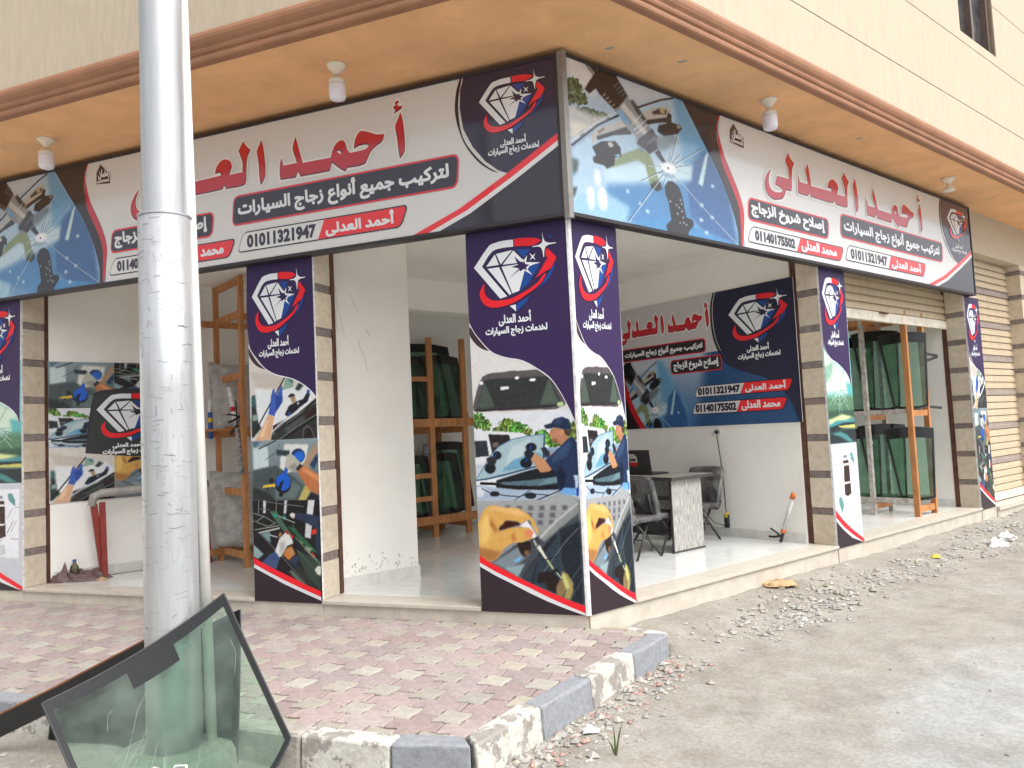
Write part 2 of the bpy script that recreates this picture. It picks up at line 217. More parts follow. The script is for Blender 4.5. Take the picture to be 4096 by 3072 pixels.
CB_photo=[('g',(232,230,228),(205,206,205),600,820,0),('p',(105,98,100),[(-3,533),(52,582),(108,613),(180,620),(399,622),(681,620),(756,613),(827,589),(902,542),(901,526),(813,516),(82,521),(11,522)],0),('p',(62,66,64),[(39,535),(131,602),(187,605),(735,602),(772,597),(855,537),(848,527),(93,527),(42,527)],3),('p',(88,100,92),[(43,532),(126,598),(225,532),(83,528)],3),('p',(95,108,98),[(659,530),(762,598),(844,530)],3),('p',(55,48,54),[(12,526),(890,527),(885,523),(82,521),(21,522)],1),('e',(255,255,255),(452,603,21,4),2),('e',(255,255,255),(604,595,31,4),2),('e',(250,250,250),(95,596,18,5),2),('p',(235,240,240),[(285,582),(368,583),(369,575),(287,574)],1),('e',(190,215,165),(855,528,32,6),1),('g',(222,226,232),(236,238,240),300,0.5135871150974721,1),('t',(96,134,74),(37,498,76,21),0),('t',(110,142,74),(116,484,60,16),0),('t',(124,150,74),(345,481,88,18),0),('t',(96,158,74),(441,472,87,15),0),('t',(110,134,74),(263,469,69,10),0),('t',(124,142,74),(536,463,48,10),0),('t',(96,150,74),(669,453,66,15),0),('t',(110,158,74),(751,437,66,18),0),('t',(124,134,74),(965,455,32,28),0),('t',(96,142,74),(892,438,74,18),0),('p',(226,230,233),[(-8,472),(273,466),(478,460),(525,452),(624,418),(611,347),(-14,346)],0),('p',(200,207,214),[(-8,382),(618,382),(610,342),(-11,346)],8),('p',(58,62,72),[(-2,444),(124,443),(142,403),(5,401)],1),('p',(52,46,50),[(142,460),(350,456),(362,436),(214,417),(175,407)],1),('p',(120,110,108),[(180,438),(243,438),(236,426),(184,425)],2),('p',(150,170,195),[(605,418),(898,419),(892,388),(600,390)],3),('p',(70,85,110),[(660,408),(736,404),(733,393),(658,395)],3),('p',(172,196,204),[(11,344),(163,407),(246,428),(377,444),(534,451),(688,454),(690,438),(669,391),(596,370),(460,361),(302,351),(101,340)],1),('p',(198,214,218),[(286,375),(374,426),(552,444),(570,434),(466,397)],8),('p',(120,172,198),[(254,362),(388,392),(603,408),(659,402),(637,385),(461,368)],6),('l',(62,92,122),15,[(-5,340),(102,343),(302,354),(460,364),(597,372),(667,392),(687,438),(690,453)]),('l',(100,135,165),9,[(-5,340),(163,407),(246,428),(377,444),(534,451),(688,454)]),('e',(40,44,52),(222,404,42,11),1),('e',(34,38,46),(147,371,55,14),1),('l',(40,80,170),10,[(213,409),(148,381)]),('p',(52,56,64),[(111,397),(172,403),(220,394),(198,381),(128,379)],1),('e',(40,44,52),(558,422,54,11),1),('e',(34,38,46),(502,382,58,13),1),('l',(36,84,180),12,[(558,425),(503,386)]),('p',(50,56,66),[(648,418),(691,421),(736,408),(725,397),(678,402)],0),('p',(196,146,112),[(726,406),(773,405),(753,395)],0),('p',(38,42,50),[(201,339),(459,358),(596,367),(802,381),(802,308),(196,311)],0),('p',(200,152,114),[(543,396),(593,406),(685,388),(747,364),(717,358),(637,356),(579,378)],1),('p',(44,50,60),[(486,409),(528,419),(588,406),(542,388),(497,395)],0),('p',(190,140,108),[(752,466),(804,469),(883,463),(894,448),(930,444),(847,422),(820,429),(779,433),(758,436),(757,445),(735,451),(746,459)],1),('p',(88,66,52),[(874,465),(938,459),(927,447),(885,451)],1),('p',(140,100,78),[(762,443),(803,439),(825,427),(779,432)],3),('e',(205,150,118),(853,457,17,8),1),('p',(44,58,86),[(687,476),(759,481),(790,491),(866,496),(929,488),(945,473),(938,460),(883,463),(804,469),(709,467)],1),('p',(62,80,112),[(778,481),(808,491),(865,494),(853,479)],5),('p',(46,64,98),[(828,419),(901,438),(949,445),(992,429),(990,349),(983,309),(797,308),(783,356),(747,364),(685,387),(754,402)],1),('p',(64,86,122),[(783,404),(890,428),(946,430),(884,395),(740,379)],8),('p',(30,42,66),[(783,356),(824,376),(875,350),(849,310),(802,310)],10),('p',(176,192,210),[(-2,329),(186,321),(410,314),(811,312),(658,286),(0,288)],2),('p',(214,222,230),[(2,324),(98,319),(59,296),(1,296)],4),('p',(98,124,134),[(215,333),(533,338),(785,345),(788,328),(614,322),(292,326)],1),('p',(120,148,158),[(615,325),(676,338),(785,345),(787,331)],2),('l',(36,34,40),26,[(48,332),(188,330),(291,322),(613,316),(788,320)]),('l',(44,46,54),9,[(54,319),(132,307),(287,299),(424,296),(510,304),(694,299)]),('e',(40,42,50),(179,304,48,7),2),('e',(44,48,56),(530,298,55,8),2),('l',(60,70,84),7,[(371,287),(529,312)]),('l',(36,38,46),10,[(574,285),(811,309)]),('p',(170,176,178),[(650,286),(815,309),(982,291),(981,284)],1),('p',(120,176,226),[(815,308),(849,317),(954,315),(961,296),(826,301)],1),('p',(196,220,240),[(945,348),(989,347),(983,319),(959,295),(954,334)],1),('p',(40,90,190),[(964,317),(987,317),(983,294),(959,295)],1),('g',(172,174,176),(132,138,144),250,0.2865866166244717,1),('p',(112,112,118),[(278,274),(330,274),(328,261),(276,261)],5),('p',(112,112,118),[(390,273),(441,273),(439,261),(388,261)],5),('p',(112,112,118),[(500,273),(551,273),(549,261),(498,261)],5),('p',(112,112,118),[(610,273),(660,273),(657,260),(607,261)],5),('p',(112,112,118),[(718,273),(767,272),(765,260),(715,260)],5),('p',(112,112,118),[(824,272),(873,272),(871,260),(822,260)],5),('p',(112,112,118),[(930,272),(978,272),(976,260),(928,260)],5),('p',(112,112,118),[(266,255),(318,254),(316,242),(264,242)],5),('p',(112,112,118),[(378,254),(429,254),(427,242),(376,242)],5),('p',(112,112,118),[(488,254),(539,254),(537,242),(486,242)],5),('p',(112,112,118),[(598,254),(648,254),(645,242),(595,242)],5),('p',(112,112,118),[(706,254),(755,254),(753,242),(704,242)],5),('p',(112,112,118),[(813,254),(862,253),(859,241),(810,241)],5),('p',(112,112,118),[(918,253),(967,253),(964,241),(916,241)],5),('p',(112,112,118),[(254,235),(306,235),(304,223),(252,223)],5),('p',(112,112,118),[(366,235),(417,235),(415,223),(364,223)],5),('p',(112,112,118),[(477,235),(527,235),(525,223),(474,223)],5),('p',(112,112,118),[(586,235),(636,235),(634,223),(584,223)],5),('p',(112,112,118),[(694,235),(744,235),(741,223),(692,223)],5),('p',(112,112,118),[(801,235),(850,235),(848,223),(799,223)],5),('p',(112,112,118),[(907,235),(955,235),(953,223),(904,223)],5),('p',(84,92,98),[(582,194),(981,284),(966,22),(108,123),(350,171)],4),('p',(150,154,152),[(591,196),(981,284),(981,255),(638,181)],6),('p',(196,200,198),[(591,194),(765,238),(968,282),(975,275),(772,232),(606,187)],3),('p',(44,52,62),[(784,212),(983,234),(983,26),(873,36),(793,129)],8),('p',(60,74,86),[(436,82),(599,150),(783,207),(785,129),(849,38)],8),('p',(46,48,58),[(494,76),(583,154),(758,205),(765,196),(562,128),(518,72)],5),('p',(138,152,160),[(126,125),(384,167),(499,149),(393,127),(279,108)],6),('p',(156,178,184),[(237,113),(444,125),(388,98),(370,91)],6),('p',(66,72,80),[(403,87),(459,116),(583,150),(606,143),(473,100),(436,82)],4),('l',(130,140,146),6,[(589,95),(836,181),(964,216)]),('l',(96,108,116),7,[(840,74),(987,129)]),('l',(96,108,116),6,[(875,47),(979,91)]),('p',(130,190,235),[(336,133),(378,139),(423,144),(394,131),(343,129)],2),('p',(54,40,36),[(373,178),(505,182),(517,165),(491,152),(447,141),(406,151)],3),('p',(150,112,84),[(450,158),(492,160),(491,152),(447,143)],4),('p',(222,178,104),[(-8,225),(43,255),(94,271),(161,275),(264,268),(410,267),(509,249),(560,232),(593,207),(585,198),(548,212),(507,238),(428,227),(395,232),(284,235),(203,216),(206,206),(307,216),(427,218),(511,216),(544,205),(525,189),(420,179),(334,178),(246,163),(227,153),(172,137),(100,129),(-16,142)],2),('p',(236,196,134),[(98,266),(178,271),(401,263),(483,247),(398,245),(262,257)],8),('p',(238,204,128),[(20,225),(87,255),(135,225),(101,180),(20,170)],16),('p',(176,120,66),[(129,243),(193,207),(166,205),(117,225)],8),('p',(180,130,80),[(-8,166),(158,157),(227,155),(154,135),(100,129),(-13,142)],12),('p',(206,140,84),[(321,198),(356,205),(370,185),(335,180)],6),('p',(76,36,30),[(284,235),(395,231),(418,224),(315,217),(212,209),(208,216)],3),('p',(228,150,110),[(459,209),(527,213),(542,203),(523,192),(456,193)],3),('p',(238,236,238),[(410,220),(485,235),(570,196),(535,185),(524,194),(543,205),(503,216)],1),('p',(74,76,82),[(508,185),(578,195),(610,178),(541,165)],1),('p',(190,194,198),[(530,184),(548,186),(574,172),(557,169)],2),('p',(230,230,220),[(565,167),(594,173),(661,139),(646,135)],1),('p',(196,204,150),[(650,134),(665,138),(732,109),(717,106)],1),('l',(214,226,200),9,[(728,109),(786,90)]),('l',(40,44,44),7,[(605,135),(680,138),(772,148)]),('p',(50,38,38),[(557,99),(616,106),(691,107),(761,89),(730,53),(649,61),(636,77),(561,77)],3),('p',(34,36,36),[(700,111),(750,115),(764,107),(707,104)],3),('p',(150,128,92),[(733,69),(769,87),(817,85),(835,70),(781,41),(729,49)],5),('p',(176,160,102),[(793,109),(845,101),(891,79),(885,57),(849,37),(797,43),(830,67),(782,91)],4),('p',(206,214,140),[(787,98),(813,103),(859,68),(821,63)],4)]
BB_navy=[(0,1000),(1000,1000),(998,592),(907,614),(788,634),(666,648),(555,656),(418,665),(281,681),(181,702),(6,764)]
BB_sliver=[(1,751),(11,724),(117,695),(267,680),(152,701),(60,729)]
BB_red=[(-24,126),(130,112),(347,91),(560,72),(769,52),(981,35),(981,19),(715,40),(451,63),(182,89),(-21,108)]
BB_wht=[(-21,108),(182,89),(451,63),(715,40),(981,19),(984,8),(713,30),(449,52),(181,79),(-17,97)]
BB_blk=[(-17,97),(181,79),(449,52),(713,30),(984,8),(1000,0),(0,0)]
BB_photo=[('g',(222,216,208),(214,218,222),700,0.4705192168692999,0),('p',(232,236,238),[(87,628),(512,617),(669,624),(861,634),(1013,593),(725,543),(344,504),(104,516)],4),('p',(208,200,190),[(10,682),(530,654),(512,617),(94,631)],10),('p',(74,110,112),[(26,607),(84,608),(98,571),(20,567)],4),('p',(60,66,64),[(21,574),(92,571),(118,526),(167,508),(34,480),(15,482)],5),('p',(150,175,170),[(30,547),(109,551),(113,533),(34,529)],5),('p',(150,180,165),[(555,653),(672,645),(673,624),(512,617)],2),('p',(60,120,120),[(561,654),(666,646),(658,634)],6),('l',(40,40,46),16,[(552,657),(29,486)]),('p',(120,150,150),[(686,617),(751,638),(836,628),(759,611)],3),('p',(70,72,76),[(692,615),(763,635),(811,629),(747,612)],1),('p',(42,44,60),[(526,544),(592,569),(705,580),(805,586),(875,607),(911,600),(871,578),(740,561),(676,547),(569,538)],1),('p',(182,156,126),[(615,595),(683,597),(703,580),(658,575),(626,583)],1),('p',(40,40,50),[(581,595),(610,603),(660,605),(691,597),(608,594)],1),('p',(60,100,180),[(860,612),(913,613),(899,600),(871,602)],1),('p',(60,90,160),[(577,550),(614,551),(607,540),(569,539)],2),('p',(190,200,205),[(711,577),(742,579),(747,572),(726,569)],1),('p',(62,64,62),[(330,492),(498,519),(725,546),(997,587),(999,469),(302,470)],1),('p',(40,36,40),[(346,513),(562,533),(343,496)],2),('l',(205,210,214),14,[(344,499),(447,517),(575,535),(726,555)]),('l',(128,134,130),12,[(342,487),(521,512),(774,547),(998,576)]),('l',(30,30,32),12,[(381,493),(774,543),(999,581)]),('p',(92,96,94),[(495,502),(835,542),(832,527),(568,489)],4),('p',(66,44,46),[(822,542),(995,559),(999,545),(832,527)],3),('l',(132,138,132),9,[(441,473),(669,503),(1004,540)]),('l',(24,24,26),14,[(503,473),(768,506),(1003,533)]),('l',(140,130,132),8,[(781,472),(804,499),(854,507),(913,498),(957,473)]),('p',(50,40,44),[(824,472),(840,498),(901,500),(945,472)],3),('p',(76,108,190),[(278,548),(315,583),(327,602),(351,619),(384,622),(391,606),(412,604),(482,629),(508,627),(497,602),(497,583),(442,566),(396,555),(372,541)],1),('p',(56,84,165),[(396,601),(499,600),(494,583),(429,564),(389,552)],6),('p',(222,182,150),[(59,470),(193,515),(274,547),(370,540),(340,514),(295,470)],1),('p',(240,206,172),[(125,481),(247,532),(285,529),(189,481)],6),('g',(150,166,172),(86,96,98),700,0.4705192168692999,1),('p',(206,220,224),[(30,450),(255,453),(265,394),(28,386)],4),('p',(226,228,224),[(514,458),(864,454),(812,398),(651,382),(424,361),(439,415)],4),('p',(60,74,80),[(386,442),(585,438),(583,421),(384,427)],3),('p',(90,120,140),[(13,467),(149,469),(56,450)],4),('l',(60,70,72),14,[(120,447),(377,469)]),('l',(80,92,96),7,[(217,414),(372,435),(439,459)]),('p',(84,96,98),[(14,381),(367,396),(648,360),(766,335),(687,293),(9,295)],5),('p',(58,62,64),[(8,334),(267,313),(352,294),(9,295)],5),('p',(112,128,128),[(357,328),(646,348),(741,331),(638,298),(353,298)],8),('p',(180,156,130),[(750,391),(954,454),(1015,458),(1012,439),(846,381)],2),('p',(50,76,110),[(873,395),(986,427),(997,406),(931,382)],3),('p',(196,182,112),[(687,293),(803,338),(885,321),(796,292)],4),('p',(46,44,56),[(808,292),(885,316),(991,306),(989,292)],4),('e',(36,62,110),(706,422,103,21),2),('e',(48,118,214),(721,420,78,16),2),('l',(60,70,86),14,[(634,430),(746,440)]),('l',(44,104,200),46,[(541,392),(487,361)]),('e',(30,34,44),(471,341,119,27),2),('e',(44,108,210),(475,347,109,25),2),('p',(30,36,48),[(395,332),(441,349),(479,351),(444,327),(406,323)],2),('e',(32,34,40),(436,310,30,6),2),('p',(232,200,80),[(152,331),(181,339),(359,343),(352,334)],1),('p',(44,38,38),[(265,345),(276,360),(324,359),(337,345)],2),('l',(50,46,46),10,[(250,333),(197,311)]),('p',(196,128,86),[(687,379),(775,393),(942,373),(1001,368),(991,308),(861,321),(745,355)],2),('p',(226,160,112),[(749,381),(799,388),(1000,361),(998,346)],10),('p',(194,194,182),[(546,426),(609,430),(681,415),(757,397),(680,373),(552,382),(504,395)],1),('p',(160,160,150),[(553,390),(654,403),(701,389),(674,374)],6),('p',(60,58,66),[(674,385),(727,399),(778,393),(689,376)],1),('g',(40,38,40),(44,46,48),700,0.2934905487668124,1),('p',(206,208,214),[(164,294),(207,294),(195,257),(156,257)],0),('p',(206,208,214),[(485,294),(525,294),(506,255),(468,255)],0),('p',(222,224,228),[(833,294),(930,294),(895,249),(805,249)],0),('p',(210,212,216),[(791,229),(883,227),(855,184),(769,187)],0),('l',(150,150,146),9,[(94,293),(83,255)]),('l',(150,150,146),9,[(365,293),(355,263)]),('l',(130,130,128),8,[(205,290),(761,275)]),('l',(120,122,118),7,[(85,270),(262,267)]),('l',(140,146,138),10,[(5,257),(182,246),(344,227),(222,218),(2,235)]),('l',(150,156,148),10,[(58,233),(166,248)]),('l',(160,166,160),10,[(21,208),(387,220)]),('p',(46,44,50),[(-1,210),(164,195),(790,50),(-8,121)],0),('p',(150,178,178),[(-2,165),(150,137),(65,123),(-7,129)],2),('p',(130,160,160),[(109,197),(253,204),(260,170),(206,178)],3),('l',(196,198,196),16,[(87,199),(397,213)]),('l',(196,198,196),12,[(252,193),(361,187)]),('l',(120,122,120),8,[(87,199),(428,130),(790,50)]),('p',(84,118,98),[(251,263),(361,263),(454,231),(578,195),(534,185),(367,229)],1),('p',(134,156,142),[(490,254),(542,237),(767,173),(723,166),(583,225)],1),('p',(58,108,78),[(507,220),(624,212),(956,144),(857,146)],2),('p',(40,170,150),[(299,253),(359,254),(375,246),(325,245)],4),('p',(40,170,150),[(446,249),(495,250),(499,239),(466,237)],4),('l',(170,184,174),10,[(391,248),(626,229)]),('p',(150,160,140),[(765,162),(870,156),(836,144),(763,150)],3),('p',(70,84,74),[(636,150),(989,122),(975,34),(753,84)],6),('l',(120,140,126),10,[(631,187),(987,109)]),('l',(100,120,108),8,[(657,150),(882,101)]),('l',(170,180,172),9,[(805,146),(937,122)]),('p',(200,90,50),[(846,143),(878,144),(923,133),(907,131)],2),('p',(56,68,92),[(631,257),(801,255),(986,247),(980,128),(924,167),(941,212),(776,231),(639,240)],1),('p',(226,220,216),[(552,252),(593,258),(639,254),(624,241),(586,243)],1),('p',(216,70,40),[(878,209),(938,212),(941,197),(870,194)],1),('p',(206,136,72),[(440,136),(497,155),(573,162),(629,139),(524,120)],3),('p',(60,70,96),[(524,120),(623,137),(696,129),(617,100)],3),('p',(190,150,110),[(528,149),(583,154),(602,141),(559,135)],4),('p',(170,130,80),[(378,195),(417,203),(443,195),(393,183)],3),('p',(76,98,140),[(119,113),(232,134),(322,147),(398,130),(336,93),(271,96)],2),('p',(226,226,222),[(324,146),(393,183),(482,200),(546,194),(582,183),(598,169),(509,162),(418,132),(385,129)],1),('p',(190,190,190),[(391,170),(490,178),(464,149),(396,134)],8),('p',(206,50,40),[(477,204),(521,205),(541,197),(514,195)],2),('p',(206,50,40),[(557,195),(600,195),(603,183),(566,185)],2),('p',(116,126,112),[(519,89),(563,93),(790,50),(664,58)],4),('p',(46,40,46),[(372,117),(428,128),(519,89),(518,76),(347,92)],2),('p',(60,64,62),[(672,110),(754,92),(914,39),(800,47),(606,95)],3),('p',(224,226,212),[(900,95),(945,106),(990,106),(986,78),(931,83)],1)]
AB_navy=[(0,1000),(1000,1000),(965,566),(897,601),(717,632),(468,656),(250,671),(76,698),(-19,740)]
AB_sliver=[(-26,740),(-25,716),(99,686),(261,669),(156,692),(48,719)]
AB_photo=[('g',(150,206,208),(140,200,190),760,0.3648569399790043,0),('p',(214,232,214),[(-42,709),(275,662),(907,613),(983,537),(385,550),(-67,550)],14),('p',(110,190,190),[(750,588),(1015,575),(1008,524),(811,537)],8),('p',(100,140,110),[(-18,532),(997,537),(1020,454),(-19,447)],12),('p',(70,100,84),[(-23,483),(1011,486),(1020,454),(-2,453)],8),('p',(150,190,170),[(2,642),(341,662),(237,612),(-36,575)],8),('p',(222,228,170),[(15,450),(520,469),(953,458),(570,447),(20,432)],4),('p',(80,150,160),[(1,432),(305,448),(704,446),(1020,454),(1002,432),(24,419)],4),('p',(38,52,56),[(13,423),(562,438),(1028,438),(1031,426),(15,407)],3),('p',(210,206,120),[(289,427),(1036,432),(1023,416),(481,420)],3),('p',(52,62,66),[(9,417),(1024,417),(1008,364),(-18,365)],4),('p',(90,150,150),[(42,401),(405,408),(661,394),(913,366),(709,368),(391,389)],4),('l',(70,110,100),2.2,[(516,556),(781,554)]),('l',(232,244,236),2.2,[(514,560),(782,575)]),('l',(232,244,236),2.2,[(510,563),(807,595)]),('l',(70,110,100),2.2,[(492,567),(747,639)]),('l',(232,244,236),2.2,[(479,568),(586,625)]),('l',(232,244,236),2.2,[(465,569),(506,632)]),('l',(70,110,100),2.2,[(452,569),(431,624)]),('l',(232,244,236),2.2,[(435,568),(267,658)]),('l',(232,244,236),2.2,[(414,566),(110,630)]),('l',(70,110,100),2.2,[(404,563),(154,592)]),('l',(232,244,236),2.2,[(400,561),(29,587)]),('l',(232,244,236),2.2,[(397,557),(-47,552)]),('l',(70,110,100),2.2,[(400,553),(157,534)]),('l',(232,244,236),2.2,[(407,550),(74,504)]),('l',(232,244,236),2.2,[(417,548),(232,503)]),('l',(70,110,100),2.2,[(431,546),(322,497)]),('l',(232,244,236),2.2,[(453,545),(428,452)]),('l',(232,244,236),2.2,[(466,545),(513,481)]),('l',(70,110,100),2.2,[(486,547),(670,478)]),('l',(232,244,236),2.2,[(499,549),(814,484)]),('l',(232,244,236),2.2,[(507,551),(793,512)]),('l',(70,110,100),2.2,[(514,554),(846,535)]),('l',(206,226,216),1.6,[(511,557),(512,561),(489,565),(479,567),(457,568),(439,567),(413,565),(410,561),(406,557),(399,553),(423,549),(435,547),(457,546),(474,547),(499,549),(507,553),(504,557)]),('l',(206,226,216),1.6,[(565,557),(568,565),(522,572),(501,577),(457,579),(421,577),(369,572),(363,565),(356,557),(342,549),(390,542),(414,537),(457,535),(492,537),(541,542),(557,549),(552,557)]),('l',(206,226,216),1.6,[(637,557),(641,571),(565,583),(531,590),(457,593),(397,590),(311,583),(300,571),(288,557),(266,543),(345,532),(386,524),(457,521),(515,524),(597,532),(624,543),(615,557)]),('l',(206,226,216),1.6,[(733,557),(740,578),(623,596),(571,608),(457,612),(365,608),(234,596),(216,578),(199,557),(165,536),(286,518),(348,506),(457,502),(546,506),(672,518),(714,536),(700,557)]),('g',(205,208,216),(205,209,217),700,0.3648569399790043,1),('p',(236,238,244),[(83,346),(950,344),(922,110),(110,116)],3),('p',(70,50,46),[(415,303),(629,304),(647,276),(650,229),(660,183),(518,174),(410,181),(414,236),(435,278)],1),('p',(226,228,230),[(421,328),(609,329),(625,307),(424,306)],1),('p',(140,144,148),[(436,321),(590,322),(596,312),(441,311)],1),('p',(236,236,236),[(432,292),(648,293),(655,285),(440,284)],0),('p',(236,236,236),[(420,226),(635,227),(643,220),(427,218)],0),('p',(206,210,214),[(412,150),(637,155),(659,124),(539,117),(416,122)],1),('p',(214,220,224),[(451,174),(619,174),(538,157)],1),('p',(110,160,158),[(703,328),(800,330),(862,304),(860,285),(726,306)],1),('p',(110,160,158),[(152,170),(258,180),(344,148),(273,116),(167,148)],1),('l',(90,80,76),3,[(244,287),(378,248)]),('l',(90,80,76),3,[(170,275),(248,250)]),('l',(90,80,76),3,[(206,238),(367,193)]),('l',(130,120,118),2,[(807,280),(689,244)]),('l',(90,80,76),3,[(819,236),(690,194)]),('l',(130,120,118),2,[(890,238),(776,199)]),('l',(80,80,90),2,[(121,338),(350,337)]),('l',(80,80,90),2,[(85,292),(314,292)]),('l',(80,80,90),2,[(769,175),(948,174)]),('l',(80,80,90),2,[(858,282),(948,282)])]
AB_red=[(14,134),(226,99),(589,55),(1045,15),(1037,-2),(575,38),(239,74),(7,108)]
AB_wht=[(7,108),(239,74),(575,38),(1037,-2),(1036,-12),(566,26),(230,63),(9,95)]
AB_blk=[(9,95),(230,63),(566,26),(1036,-12),(1000,0),(0,0)]
